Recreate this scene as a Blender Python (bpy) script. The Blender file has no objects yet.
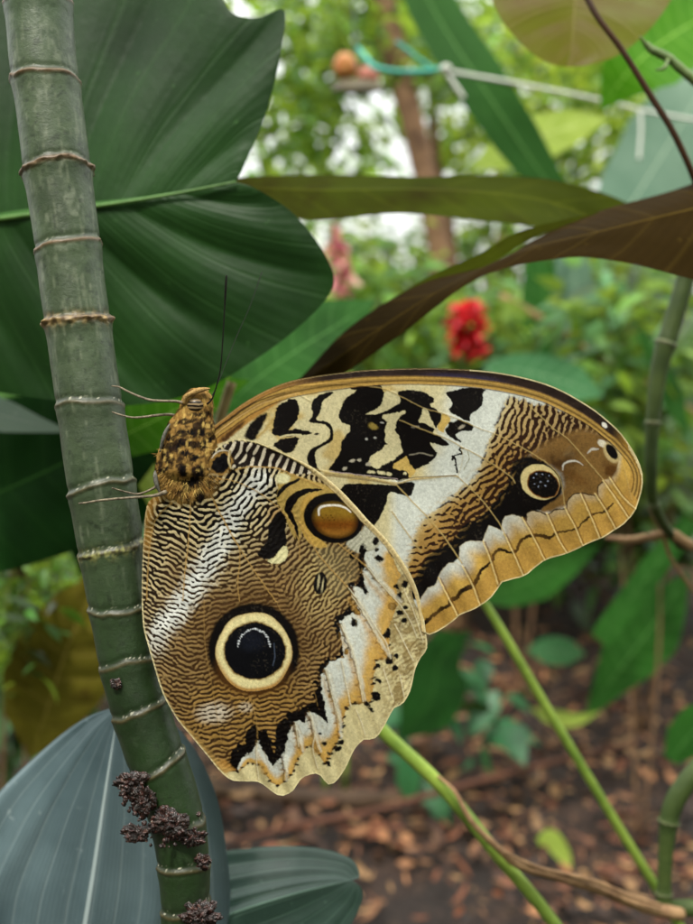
import bpy, math, random
import numpy as np
from mathutils import Vector

# ------------------------------------------------------------------ camera, world, sun, exposure
scene = bpy.context.scene
COL = scene.collection
RAD = math.radians
PITCH = 10.0
CAM = np.array((0.0, 0.0, 0.55))
F_PX = 1000.0
cam_d = bpy.data.cameras.new('camera')
cam_d.sensor_fit = 'VERTICAL'
cam_d.sensor_height = 9.24
cam_d.sensor_width = 6.93
cam_d.lens = 10.0
cam_d.clip_start = 0.01
cam_d.clip_end = 500
cam_d.dof.use_dof = True
cam_d.dof.focus_distance = 0.200
cam_d.dof.aperture_fstop = 3.5
cam = bpy.data.objects.new('camera', cam_d)
cam.location = CAM
cam.rotation_euler = (RAD(90 - PITCH), 0, 0)
COL.objects.link(cam)
scene.camera = cam

SUN_EL, SUN_AZ = 62.0, 205.0      # the sun stands high, a little behind and left of the camera
w = bpy.data.worlds.new('World')
scene.world = w
w.use_nodes = True
nt = w.node_tree
bg = nt.nodes['Background']
sky = nt.nodes.new('ShaderNodeTexSky')
sky.sky_type = 'NISHITA'
sky.sun_disc = False
sky.sun_elevation = RAD(SUN_EL)
sky.sun_rotation = RAD(SUN_AZ)
sky.air_density = 1.0
sky.dust_density = 3.0
mixw = nt.nodes.new('ShaderNodeMix')
mixw.data_type = 'RGBA'
mixw.inputs[0].default_value = 0.8
# the white overcast veil, about three times brighter overhead than at the horizon
tcw = nt.nodes.new('ShaderNodeTexCoord'); spw = nt.nodes.new('ShaderNodeSeparateXYZ'); crw = nt.nodes.new('ShaderNodeValToRGB')
nt.links.new(tcw.outputs['Generated'], spw.inputs[0]); nt.links.new(spw.outputs[2], crw.inputs[0])
crw.color_ramp.elements[0].position = 0.0; crw.color_ramp.elements[0].color = (0.38, 0.385, 0.375, 1)
crw.color_ramp.elements[1].position = 0.9; crw.color_ramp.elements[1].color = (0.98, 1.0, 0.96, 1)
scw = nt.nodes.new('ShaderNodeVectorMath'); scw.operation = 'SCALE'; scw.inputs[3].default_value = 25.0
nt.links.new(crw.outputs[0], scw.inputs[0]); nt.links.new(scw.outputs[0], mixw.inputs[7])
nt.links.new(sky.outputs[0], mixw.inputs[6])
nt.links.new(mixw.outputs[2], bg.inputs[0])
bg.inputs[1].default_value = 0.12
sun_d = bpy.data.lights.new('sun', 'SUN')
sun_d.energy = 2.6
sun_d.angle = RAD(6)
sun_d.color = (1.0, 0.95, 0.86)
sun = bpy.data.objects.new('sun', sun_d)
sun.rotation_euler = (RAD(90 - SUN_EL), 0, RAD(180 - SUN_AZ))
COL.objects.link(sun)
scene.view_settings.view_transform = 'Standard'
scene.view_settings.look = 'None'
scene.view_settings.gamma = 1
scene.view_settings.use_curve_mapping = False
scene.view_settings.exposure = 0.35
scene.cycles.max_bounces = 6
scene.cycles.transparent_max_bounces = 6

# ------------------------------------------------------------------ helpers
_a = RAD(PITCH)
FW = np.array((0, math.cos(_a), -math.sin(_a)))
UP = np.array((0, math.sin(_a), math.cos(_a)))
RT = np.array((1.0, 0, 0))


def P(x, y, d):
    """the place seen at (x, y) of the 693x924 photograph, d metres along the view"""
    x = np.asarray(x, float); y = np.asarray(y, float); d = np.asarray(d, float)
    x, y, d = np.broadcast_arrays(x, y, d)
    return (CAM + d[..., None] * FW + ((x - 346.5) / F_PX * d)[..., None] * RT
            - ((y - 462) / F_PX * d)[..., None] * UP)


def ground_d(y):
    return CAM[2] / (math.sin(_a) + (y - 462) / F_PX * math.cos(_a))


def lin(c):
    c = np.asarray(c, float)
    return np.where(c <= 0.04045, c / 12.92, ((c + 0.055) / 1.055) ** 2.4)


def H(h, k=1.0):
    h = h.lstrip('#')
    return lin([int(h[i:i + 2], 16) / 255 for i in (0, 2, 4)]) * k


def tag(o, label=None, cat=None, group=None, kind=None):
    if label: o['label'] = label
    if cat: o['category'] = cat
    if group: o['group'] = group
    if kind: o['kind'] = kind
    return o


def thing(name, loc, label, cat, group=None):
    o = bpy.data.objects.new(name, None)
    o.empty_display_size = 0.01
    o.location = tuple(np.asarray(loc, float))
    COL.objects.link(o)
    return tag(o, label, cat, group)


def origin(o):
    p = np.zeros(3)
    while o is not None:
        p = p + np.array(o.location); o = o.parent
    return p


def mesh(name, V, F, mat, parent=None, col=None, uv=None, smooth=True, loc=None, solid=0.0, label=None):
    """V (n,3) world points; F (m,k) int array or list of arrays; col (n,3); uv (n,2)"""
    V = np.asarray(V, float)
    if parent is not None:
        base = origin(parent)
    else:
        base = np.asarray(loc, float) if loc is not None else V[np.argmin(V[:, 2])].copy()
    me = bpy.data.meshes.new(name)
    Fs = F if isinstance(F, list) else [F]
    Fs = [np.asarray(f, np.int32) for f in Fs if len(f)]
    loops = np.concatenate([f.ravel() for f in Fs])
    sizes = np.concatenate([np.full(len(f), f.shape[1], np.int32) for f in Fs])
    starts = np.concatenate([[0], np.cumsum(sizes)[:-1]]).astype(np.int32)
    me.vertices.add(len(V)); me.vertices.foreach_set('co', (V - base).astype(np.float32).ravel())
    me.loops.add(len(loops)); me.loops.foreach_set('vertex_index', loops)
    me.polygons.add(len(sizes)); me.polygons.foreach_set('loop_start', starts)
    me.update(calc_edges=True)
    if smooth:
        me.polygons.foreach_set('use_smooth', np.ones(len(sizes), bool))
    if col is not None:
        a = me.color_attributes.new('Col', 'FLOAT_COLOR', 'POINT')
        c = np.ones((len(V), 4), np.float32); c[:, :3] = col
        a.data.foreach_set('color', c.ravel())
    if uv is not None:
        l = me.uv_layers.new(name='UVMap')
        l.data.foreach_set('uv', np.asarray(uv, np.float32)[loops].ravel())
    me.validate()
    me.materials.append(mat)
    o = bpy.data.objects.new(name, me)
    COL.objects.link(o)
    if parent is not None:
        o.parent = parent
    else:
        o.location = tuple(base)
    if solid:
        m = o.modifiers.new('s', 'SOLIDIFY'); m.thickness = solid; m.offset = 0
    if label: o['label'] = label
    return o


def spline(pts, n):
    """Catmull-Rom through points (any dimension), n samples"""
    p = np.asarray(pts, float)
    if len(p) == 2:
        t = np.linspace(0, 1, n)[:, None]
        return p[0] * (1 - t) + p[1] * t
    q = np.vstack([2 * p[0] - p[1], p, 2 * p[-1] - p[-2]])
    m = len(p) - 1
    seg = np.linalg.norm(np.diff(p, axis=0), axis=1); cum = np.concatenate([[0], np.cumsum(seg)])
    s = np.linspace(0, cum[-1], n)
    i = np.clip(np.searchsorted(cum, s, 'right') - 1, 0, m - 1)
    t = ((s - cum[i]) / np.maximum(seg[i], 1e-9))[:, None]
    a, b, c, d = q[i], q[i + 1], q[i + 2], q[i + 3]
    return 0.5 * ((2 * b) + (-a + c) * t + (2 * a - 5 * b + 4 * c - d) * t ** 2 + (-a + 3 * b - 3 * c + d) * t ** 3)


def grid_faces(nu, nv, wrap=False):
    i = np.arange(nu - 1)[:, None]; j = np.arange(nv if wrap else nv - 1)[None, :]
    jn = (j + 1) % nv
    return np.stack([i * nv + j, i * nv + jn, (i + 1) * nv + jn, (i + 1) * nv + j], -1).reshape(-1, 4)


def tube_geo(C, R, k=10, cap=True):
    """C (n,3) centres, R (n,) radii"""
    C = np.asarray(C, float); R = np.broadcast_to(np.asarray(R, float), (len(C),))
    T = np.gradient(C, axis=0); T /= np.linalg.norm(T, axis=1)[:, None] + 1e-12
    ref = np.array((0.13, -0.97, 0.2)) if abs(T[:, 1]).mean() < 0.8 else np.array((1.0, 0, 0))
    A = np.cross(T, ref); A /= np.linalg.norm(A, axis=1)[:, None]
    B = np.cross(T, A)
    th = np.linspace(0, 2 * np.pi, k, endpoint=False)
    V = C[:, None] + R[:, None, None] * (np.cos(th)[None, :, None] * A[:, None] + np.sin(th)[None, :, None] * B[:, None])
    n = len(C)
    F = grid_faces(n, k, True)
    V = V.reshape(-1, 3)
    Fs = [F]
    if cap:
        V = np.vstack([V, C[0], C[-1]])
        j = np.arange(k); jn = (j + 1) % k
        Fs.append(np.vstack([np.stack([np.full(k, n * k), jn, j], 1),
                             np.stack([np.full(k, n * k + 1), (n - 1) * k + j, (n - 1) * k + jn], 1)]))
    uv = np.zeros((len(V), 2)); uv[:n * k, 0] = np.tile(np.arange(k) / k, n); uv[:n * k, 1] = np.repeat(np.linspace(0, 1, n), k)
    return V, Fs, uv


def tube(name, pts, rad, mat, parent=None, k=10, n=40, label=None, jit=0.0, seed=0):
    """pts (x,y,d) in photo terms; rad in photo pixels at its own depth"""
    q = np.asarray(pts, float)
    rr = np.broadcast_to(np.asarray(rad, float), (len(q),))
    s = spline(np.column_stack([q, rr]), n)
    C = P(s[:, 0], s[:, 1], s[:, 2]); R = s[:, 3] * s[:, 2] / F_PX
    if jit:
        r = np.random.RandomState(seed); R = R * (1 + jit * r.randn(n))
    V, Fs, uv = tube_geo(C, np.maximum(R, 1e-5), k)
    return mesh(name, V, Fs, mat, parent, uv=uv, label=label)


def join_geo(parts):
    Vs, F4, F3, off = [], [], [], 0
    for V, Fs in parts:
        Vs.append(V)
        for f in (Fs if isinstance(Fs, list) else [Fs]):
            f = np.asarray(f)
            (F4 if f.shape[1] == 4 else F3).append(f + off)
        off += len(V)
    out = []
    if F4: out.append(np.vstack(F4))
    if F3: out.append(np.vstack(F3))
    return np.vstack(Vs), out


# smooth value noise -----------------------------------------------------------------
def vnoise(X, Y, scale, seed=0):
    r = np.random.RandomState(seed).rand(256, 256)
    x = X / scale + 1000.0; y = Y / scale + 1000.0
    xi = np.floor(x).astype(int); yi = np.floor(y).astype(int)
    fx = x - xi; fy = y - yi
    fx = fx * fx * (3 - 2 * fx); fy = fy * fy * (3 - 2 * fy)
    g = lambda a, b: r[a % 256, b % 256]
    return (g(yi, xi) * (1 - fx) * (1 - fy) + g(yi, xi + 1) * fx * (1 - fy)
            + g(yi + 1, xi) * (1 - fx) * fy + g(yi + 1, xi + 1) * fx * fy) * 2 - 1


def fbm(X, Y, scale, seed=0, o=3):
    v = 0; a = 1; t = 0
    for k in range(o):
        v = v + a * vnoise(X, Y, scale / 2 ** k, seed + 17 * k); t += a; a *= 0.55
    return v / t


def sstep(a, b, x):
    t = np.clip((x - a) / (b - a), 0, 1)
    return t * t * (3 - 2 * t)


# ------------------------------------------------------------------ materials
def nodes_of(name):
    m = bpy.data.materials.new(name); m.use_nodes = True
    t = m.node_tree; b = t.nodes['Principled BSDF']
    return m, t, b


def N(t, typ, **kw):
    n = t.nodes.new(typ)
    for k, v in kw.items():
        if k.startswith('i_'):
            key = k[2:]
            n.inputs[int(key) if key.isdigit() else key].default_value = v
        else:
            setattr(n, k, v)
    return n


def ramp(t, src, stops):
    r = t.nodes.new('ShaderNodeValToRGB')
    e = r.color_ramp.elements
    while len(e) < len(stops): e.new(0.5)
    for el, (p, c) in zip(e, stops):
        el.position = p; el.color = (c[0], c[1], c[2], 1)
    t.links.new(src, r.inputs[0])
    return r.outputs[0]


def mixc(t, fac, a, b, blend='MIX'):
    m = t.nodes.new('ShaderNodeMix'); m.data_type = 'RGBA'; m.blend_type = blend
    for sock, v in ((m.inputs[0], fac), (m.inputs[6], a), (m.inputs[7], b)):
        if isinstance(v, (int, float)): sock.default_value = v
        elif isinstance(v, (tuple, list, np.ndarray)): sock.default_value = (*v[:3], 1)
        else: t.links.new(v, sock)
    return m.outputs[2]


def mth(t, op, a, b=None, c=None):
    m = t.nodes.new('ShaderNodeMath'); m.operation = op
    for i, v in enumerate((a, b, c)):
        if v is None: continue
        if isinstance(v, (int, float)): m.inputs[i].default_value = v
        else: t.links.new(v, m.inputs[i])
    return m.outputs[0]


def noise(t, scale, detail=4, rough=0.55, coord=None, dist=0.0):
    n = N(t, 'ShaderNodeTexNoise', i_Scale=scale, i_Detail=detail, i_Roughness=rough, i_Distortion=dist)
    if coord is None:
        coord = N(t, 'ShaderNodeTexCoord').outputs['Object']
    t.links.new(coord, n.inputs['Vector'])
    return n.outputs['Fac']


def bump(t, b, h, strength=0.3, dist=0.001):
    n = N(t, 'ShaderNodeBump', i_Strength=strength, i_Distance=dist)
    t.links.new(h, n.inputs['Height']); t.links.new(n.outputs[0], b.inputs['Normal'])
    return n


def translucent(t, b, col, fac):
    tr = N(t, 'ShaderNodeBsdfTranslucent')
    if isinstance(col, (tuple, list, np.ndarray)): tr.inputs[0].default_value = (*col[:3], 1)
    else: t.links.new(col, tr.inputs[0])
    ms = N(t, 'ShaderNodeMixShader', i_0=fac)
    out = t.nodes['Material Output']
    t.links.new(b.outputs[0], ms.inputs[1]); t.links.new(tr.outputs[0], ms.inputs[2])
    t.links.new(ms.outputs[0], out.inputs[0])


def leaf_mat(name, c1, c2, rib, nveins=14, rough=0.42, trans=0.15, lean=0.6, vein_mix=0.35, spec=0.4, fine=70, nscale=30, blotch=None, tcol=None, along=False):
    """c1, c2: dark and light blade colours; veins follow the leaf's own UV (u across -1..1, v along 0..1)"""
    m, t, b = nodes_of(name)
    uvn = N(t, 'ShaderNodeUVMap').outputs[0]
    sp = N(t, 'ShaderNodeSeparateXYZ'); t.links.new(uvn, sp.inputs[0])
    u, v = sp.outputs[0], sp.outputs[1]
    au = mth(t, 'ABSOLUTE', u)
    wob = noise(t, 12, 2)
    ph = mth(t, 'ADD', mth(t, 'MULTIPLY', mth(t, 'SUBTRACT', v, mth(t, 'MULTIPLY', au, lean / nveins * 1.0)), nveins), mth(t, 'MULTIPLY', wob, 0.5))
    if along: ph = mth(t, 'ADD', mth(t, 'MULTIPLY', u, nveins), mth(t, 'MULTIPLY', wob, 0.6))
    fr = mth(t, 'ABSOLUTE', mth(t, 'SUBTRACT', mth(t, 'FRACT', ph), 0.5))          # 0 on a vein
    vein = mth(t, 'SUBTRACT', 1.0, mth(t, 'SMOOTH_MIN', mth(t, 'MULTIPLY', fr, 14.0), 1.0, 0.3))
    fph = mth(t, 'MULTIPLY', ph, fine / nveins)
    finev = mth(t, 'ABSOLUTE', mth(t, 'SUBTRACT', mth(t, 'FRACT', fph), 0.5))
    n1 = noise(t, nscale, 5)
    base = mixc(t, ramp(t, n1, [(0.3, (0, 0, 0)), (0.7, (1, 1, 1))]), c1, c2)
    base = mixc(t, mth(t, 'MULTIPLY', finev, 0.35), base, c1)
    base = mixc(t, mth(t, 'MULTIPLY', vein, vein_mix), base, rib)
    if blotch is not None:
        nb = noise(t, nscale * 0.6, 6, 0.7)
        base = mixc(t, ramp(t, nb, [(0.5, (0, 0, 0)), (0.62, (1, 1, 1))]), base, blotch)
    mid = mth(t, 'LESS_THAN', au, 0.015)
    base = mixc(t, mid, base, rib)
    # specks and scuffs
    ns = noise(t, nscale * 14, 3, 0.7)
    base = mixc(t, ramp(t, ns, [(0.66, (0, 0, 0)), (0.78, (0.5, 0.5, 0.5))]), base, rib)
    t.links.new(base, b.inputs['Base Color'])
    b.inputs['Specular IOR Level'].default_value = spec
    nr = noise(t, nscale * 2.5, 5, 0.65)
    rr = N(t, 'ShaderNodeMapRange', i_3=rough - 0.1, i_4=rough + 0.16); t.links.new(nr, rr.inputs[0])
    t.links.new(rr.outputs[0], b.inputs['Roughness'])
    h = mth(t, 'ADD', mth(t, 'MULTIPLY', vein, -0.6), mth(t, 'ADD', mth(t, 'MULTIPLY', finev, 0.5), mth(t, 'MULTIPLY', noise(t, nscale * 12, 3), 0.5)))
    bump(t, b, h, 0.25, 0.0008)
    if trans: translucent(t, b, tcol if tcol is not None else base, trans)
    return m


def foliage_mat(name, trans=0.35, rough=0.45):
    m, t, b = nodes_of(name)
    a = N(t, 'ShaderNodeVertexColor', layer_name='Col')
    n1 = noise(t, 25, 3)
    c = mixc(t, mth(t, 'MULTIPLY', n1, 0.5), a.outputs[0], (0.02, 0.05, 0.01))
    t.links.new(c, b.inputs['Base Color'])
    b.inputs['Roughness'].default_value = rough
    tc = mixc(t, 0.5, a.outputs[0], (0.5, 0.62, 0.06), 'MIX')
    translucent(t, b, tc, trans)
    return m


def simple_mat(name, c1, c2, scale=60, rough=0.6, bumps=0.4, spec=0.4, trans=0.0, metal=0.0, bd=0.001):
    m, t, b = nodes_of(name)
    n1 = noise(t, scale, 6, 0.65)
    t.links.new(ramp(t, n1, [(0.3, c1), (0.7, c2)]), b.inputs['Base Color'])
    b.inputs['Roughness'].default_value = rough
    b.inputs['Specular IOR Level'].default_value = spec
    b.inputs['Metallic'].default_value = metal
    bump(t, b, noise(t, scale * 3, 4), bumps, bd)
    if trans: translucent(t, b, c2, trans)
    return m


def wing_mat():
    m, t, b = nodes_of('wing_scales')
    a = N(t, 'ShaderNodeVertexColor', layer_name='Col')
    co = N(t, 'ShaderNodeTexCoord').outputs['Object']
    vor = N(t, 'ShaderNodeTexVoronoi', i_Scale=6500.0); t.links.new(co, vor.inputs[0])
    n1 = noise(t, 1800, 3, 0.6, co)
    f = mth(t, 'MULTIPLY', vor.outputs['Distance'], 0.7)
    dark = mixc(t, 0.72, a.outputs[0], (0.0, 0.0, 0.0))
    c = mixc(t, mth(t, 'MULTIPLY', f, mth(t, 'ADD', n1, 0.1)), a.outputs[0], dark)
    t.links.new(c, b.inputs['Base Color'])
    b.inputs['Roughness'].default_value = 0.55
    b.inputs['Specular IOR Level'].default_value = 0.07
    bump(t, b, mth(t, 'ADD', vor.outputs['Distance'], mth(t, 'MULTIPLY', n1, 0.8)), 0.2, 0.0001)
    translucent(t, b, a.outputs[0], 0.10)
    return m


# ------------------------------------------------------------------ the butterfly's pattern, as pigment on the wing itself
class Paint:
    """colours on a grid laid over the wing's own plane; 1 unit = 0.2 mm of wing"""
    def __init__(s, x0, y0, x1, y1, step, base):
        s.x0, s.y0, s.step = x0, y0, step
        xs = np.arange(x0, x1 + step, step); ys = np.arange(y0, y1 + step, step)
        s.X, s.Y = np.meshgrid(xs, ys)
        s.C = np.empty(s.X.shape + (3,)); s.C[:] = base
        s.h = np.zeros(s.X.shape)
        s.wx = s.X + 0.0; s.wy = s.Y + 0.0
        s.jx = fbm(s.X, s.Y, 5, 3, 3) + 0.5 * fbm(s.X, s.Y, 1.9, 33, 2); s.jy = fbm(s.X, s.Y, 5, 91, 3) + 0.5 * fbm(s.X, s.Y, 1.9, 191, 2)

    def win(s, P_, pad):
        P_ = np.asarray(P_, float)
        a = P_.min(0) - pad; b = P_.max(0) + pad
        i0 = max(0, int((a[1] - s.y0) / s.step)); i1 = min(s.X.shape[0], int((b[1] - s.y0) / s.step) + 2)
        j0 = max(0, int((a[0] - s.x0) / s.step)); j1 = min(s.X.shape[1], int((b[0] - s.x0) / s.step) + 2)
        return (slice(i0, max(i0, i1)), slice(j0, max(j0, j1)))

    def dist_line(s, P_, sl, jag=0.0, widths=None):
        X = s.X[sl] + s.jx[sl] * jag; Y = s.Y[sl] + s.jy[sl] * jag
        best = np.full(X.shape, 1e9); w_ = np.zeros(X.shape); tt = np.zeros(X.shape)
        P_ = np.asarray(P_, float); n = len(P_) - 1
        for k in range(n):
            a, b = P_[k], P_[k + 1]; d = b - a; L2 = (d * d).sum() + 1e-12
            t = np.clip(((X - a[0]) * d[0] + (Y - a[1]) * d[1]) / L2, 0, 1)
            dd = np.hypot(X - a[0] - t * d[0], Y - a[1] - t * d[1])
            m = dd < best
            best = np.where(m, dd, best)
            tt = np.where(m, (k + t) / n, tt)
            if widths is not None: w_ = np.where(m, widths[k] * (1 - t) + widths[k + 1] * t, w_)
        return best, w_, tt

    def sdist(s, P_, sl, jag=0.0):
        P_ = np.asarray(P_, float)
        Q = np.vstack([P_, P_[:1]])
        d, _, _ = s.dist_line(Q, sl, jag)
        X = s.X[sl] + s.jx[sl] * jag; Y = s.Y[sl] + s.jy[sl] * jag
        ins = np.zeros(X.shape, bool)
        for k in range(len(P_)):
            x1, y1 = Q[k]; x2, y2 = Q[k + 1]
            if y1 == y2: continue
            c = ((y1 > Y) != (y2 > Y)) & (X < (x2 - x1) * (Y - y1) / (y2 - y1) + x1)
            ins ^= c
        return np.where(ins, -d, d)

    def blend(s, sl, a, col):
        col = np.asarray(col, float)
        s.C[sl] = s.C[sl] * (1 - a[..., None]) + col * a[..., None]

    def poly(s, P_, col, jag=1.0, soft=0.5, smooth=1, op=1.0):
        P_ = chaikin(P_, smooth)
        sl = s.win(P_, 4 + jag)
        if s.X[sl].size == 0: return
        d = s.sdist(P_, sl, jag)
        s.blend(sl, op * sstep(soft, -soft, d), col)

    def line(s, P_, w_, col, jag=0.3, soft=0.45, op=1.0, h=0.0, n=None):
        P_ = np.asarray(P_, float)
        ws = np.broadcast_to(np.asarray(w_, float), (len(P_),))
        q = spline(np.column_stack([P_, ws]), n or max(8, len(P_) * 6)) if len(P_) > 2 else np.column_stack([P_, ws])
        sl = s.win(q[:, :2], 6 + ws.max())
        if s.X[sl].size == 0: return
        d, ww, _ = s.dist_line(q[:, :2], sl, jag, q[:, 2])
        a = sstep(soft, -soft, d - ww / 2)
        if col is not None: s.blend(sl, a * op, col)
        if h: s.h[sl] = s.h[sl] + h * np.exp(-(d / np.maximum(ww, 0.6)) ** 2)

    def ell(s, cx, cy, rx, ry, ang, col, jag=0.5, soft=0.6, op=1.0):
        sl = s.win([(cx - max(rx, ry), cy - max(rx, ry)), (cx + max(rx, ry), cy + max(rx, ry))], 5)
        if s.X[sl].size == 0: return
        X = s.X[sl] + s.jx[sl] * jag - cx; Y = s.Y[sl] + s.jy[sl] * jag - cy
        a = RAD(ang); u = X * math.cos(a) + Y * math.sin(a); v = -X * math.sin(a) + Y * math.cos(a)
        r = np.hypot(u / rx, v / ry)
        d = (r - 1) * min(rx, ry)
        s.blend(sl, op * sstep(soft, -soft, d), col)

    def gabor(s, phi, lam, aniso=1.7, jit=0.22, dens=2.2, seed=1, mask=None, ang=0.16):
        """wavy, branching ripple field: small wave packets that follow the phase field phi"""
        r = np.random.RandomState(seed)
        gy, gx = np.gradient(phi, s.step)
        A = np.zeros(phi.shape); W = np.zeros(phi.shape)
        hh, ww = phi.shape
        n = int(dens * hh * ww * s.step ** 2 / float(np.mean(lam)) ** 2)
        ii = r.randint(0, hh, n); jj = r.randint(0, ww, n)
        for k in range(n):
            i, j = ii[k], jj[k]
            if mask is not None and not mask[i, j]: continue
            L = lam[i, j]; R = int(1.9 * L * aniso / s.step)
            i0, i1 = max(0, i - R), min(hh, i + R + 1); j0, j1 = max(0, j - R), min(ww, j + R + 1)
            a = math.atan2(gy[i, j], gx[i, j]) + r.randn() * ang
            ca, sa = math.cos(a), math.sin(a)
            X = s.X[i0:i1, j0:j1] - s.X[i, j]; Y = s.Y[i0:i1, j0:j1] - s.Y[i, j]
            u = X * ca + Y * sa; v = -X * sa + Y * ca
            g = np.exp(-(u / (0.85 * L)) ** 2 - (v / (aniso * 0.85 * L)) ** 2)
            ph = phi[i, j] + r.uniform(-jit, jit)
            A[i0:i1, j0:j1] += g * np.cos(2 * np.pi * (u / L + ph)); W[i0:i1, j0:j1] += g * g
        return A / np.sqrt(W + 1e-3) * 1.1

    def mesh(s, outline, name, mat, parent, dfun, d0, thin=1, mirror=1):
        sl = (slice(None), slice(None))
        O = np.asarray(outline, float)
        X, Y = s.X[::thin, ::thin], s.Y[::thin, ::thin]
        C = s.C[::thin, ::thin]; Hh = s.h[::thin, ::thin]
        ins = s.outline_sd[::thin, ::thin] < 0
        # nearest boundary point for the rim
        cell = ins[:-1, :-1] | ins[1:, :-1] | ins[:-1, 1:] | ins[1:, 1:]
        used = np.zeros(ins.shape, bool)
        used[:-1, :-1] |= cell; used[1:, :-1] |= cell; used[:-1, 1:] |= cell; used[1:, 1:] |= cell
        rim = used & ~ins
        px, py = X[rim], Y[rim]
        Q = np.vstack([O, O[:1]])
        best = np.full(px.shape, 1e9); bx = px.copy(); by = py.copy()
        for k in range(len(O)):
            a, b = Q[k], Q[k + 1]; d = b - a; L2 = (d * d).sum() + 1e-12
            t = np.clip(((px - a[0]) * d[0] + (py - a[1]) * d[1]) / L2, 0, 1)
            qx = a[0] + t * d[0]; qy = a[1] + t * d[1]
            dd = np.hypot(px - qx, py - qy); m = dd < best
            best[m] = dd[m]; bx[m] = qx[m]; by[m] = qy[m]
        X = X.copy(); Y = Y.copy(); X[rim] = bx; Y[rim] = by
        idx = np.full(ins.shape, -1, np.int64); idx[used] = np.arange(used.sum())
        ci, cj = np.nonzero(cell)
        F = np.stack([idx[ci, cj], idx[ci + 1, cj], idx[ci + 1, cj + 1], idx[ci, cj + 1]], 1)
        D = d0 + dfun(X[used], Y[used]) - Hh[used] * 0.0002 * mirror
        # the wing plane itself: metric positions at the butterfly's distance, then pushed along the view
        V = P(X[used], Y[used], 0.2) + (D - 0.2)[:, None] * FW
        return mesh(name, V, F, mat, parent, col=C[used])


def chaikin(P_, n):
    P_ = np.asarray(P_, float)
    for _ in range(n):
        Q = np.roll(P_, -1, 0)
        P_ = np.stack([P_ * 0.75 + Q * 0.25, P_ * 0.25 + Q * 0.75], 1).reshape(-1, 2)
    return P_


def Z(ox, oy, sc, pts):
    return [(ox + a / sc, oy + b / sc) for a, b in pts]


K = 0.93
BLK = H('#0b0706'); CRM = H('#cfc49a', K); YEL = H('#bd9f58', K); WHT = H('#cdd0c8', K)
TAN = H('#b8924a', K); BRN = H('#6e4a1e'); DBR = H('#2c1a0e'); OCH = H('#ad8a4c', K)
EDGE = H('#e6d8a8', K)

FORE = [(205, 433), (214, 425), (223, 418), (240, 404.5), (258, 393.5), (274, 386), (292, 380), (310, 376.5), (327, 374), (345, 372),
        (365, 370), (400, 368.3), (425, 367.8), (450, 368), (475, 369.3), (500, 372), (523, 376.5), (546, 383), (565, 391), (581, 400),
        (597, 410), (611, 421), (623, 432), (632, 444), (640, 457), (645, 470), (646, 481), (644, 494), (638, 510), (632, 519),
        (624, 526), (617, 530.5), (609, 536), (601, 540), (593, 543), (585, 546.5), (576, 551.5), (568, 554.5), (556, 558), (546, 561),
        (536, 569), (525, 577), (513, 580), (502, 583), (498, 590), (490, 599), (481, 606), (470, 611), (458, 616.5), (450, 624),
        (440, 630.5), (432, 633.5), (425, 634.5), (405, 615), (380, 590), (340, 555), (300, 520), (250, 490), (215, 475), (205, 455)]
HIND = [(158, 494), (149, 502), (145.5, 516), (144.5, 530), (143, 550), (142, 575), (142, 600), (143, 615), (144.5, 628), (149.5, 645),
        (157, 669), (162, 685), (168, 699), (179, 718), (190, 732), (201, 746), (210, 757), (218, 767), (228, 777), (236, 781),
        (247, 780.5), (257, 781.5), (264, 785), (271, 790), (277, 793.8), (283, 795.5), (288, 794), (293, 790), (300, 780), (307, 774.5),
        (314, 772.5), (319, 773.5), (323, 778), (327, 783.5), (332, 783), (337, 779), (342, 773), (346, 766), (350, 757), (354, 749),
        (359, 742), (364, 738), (370, 738.5), (376, 736.5), (381, 730), (386, 722), (390, 714), (394, 707.5), (399, 705.5), (403, 703),
        (407, 697), (410.5, 690), (413, 680), (415.5, 668), (421, 658), (426.5, 650), (427, 641), (425.5, 630), (424, 618), (421, 604),
        (418, 592), (413, 579), (406, 566), (396, 551), (385, 537), (375, 526.5), (366, 517.5), (357, 507), (349, 498.5), (340, 489),
        (331, 481), (321, 473), (312, 466.5), (301, 460.5), (287, 454), (271, 447), (258, 442), (248, 440), (239, 439), (231, 440),
        (224, 443.5), (217, 449), (211, 456), (207, 464), (196, 472), (180, 482)]


def densify(O, n=3):
    O = np.asarray(O, float)
    q = spline(np.vstack([O, O[:1]]), len(O) * n)
    return q[:-1]


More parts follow.
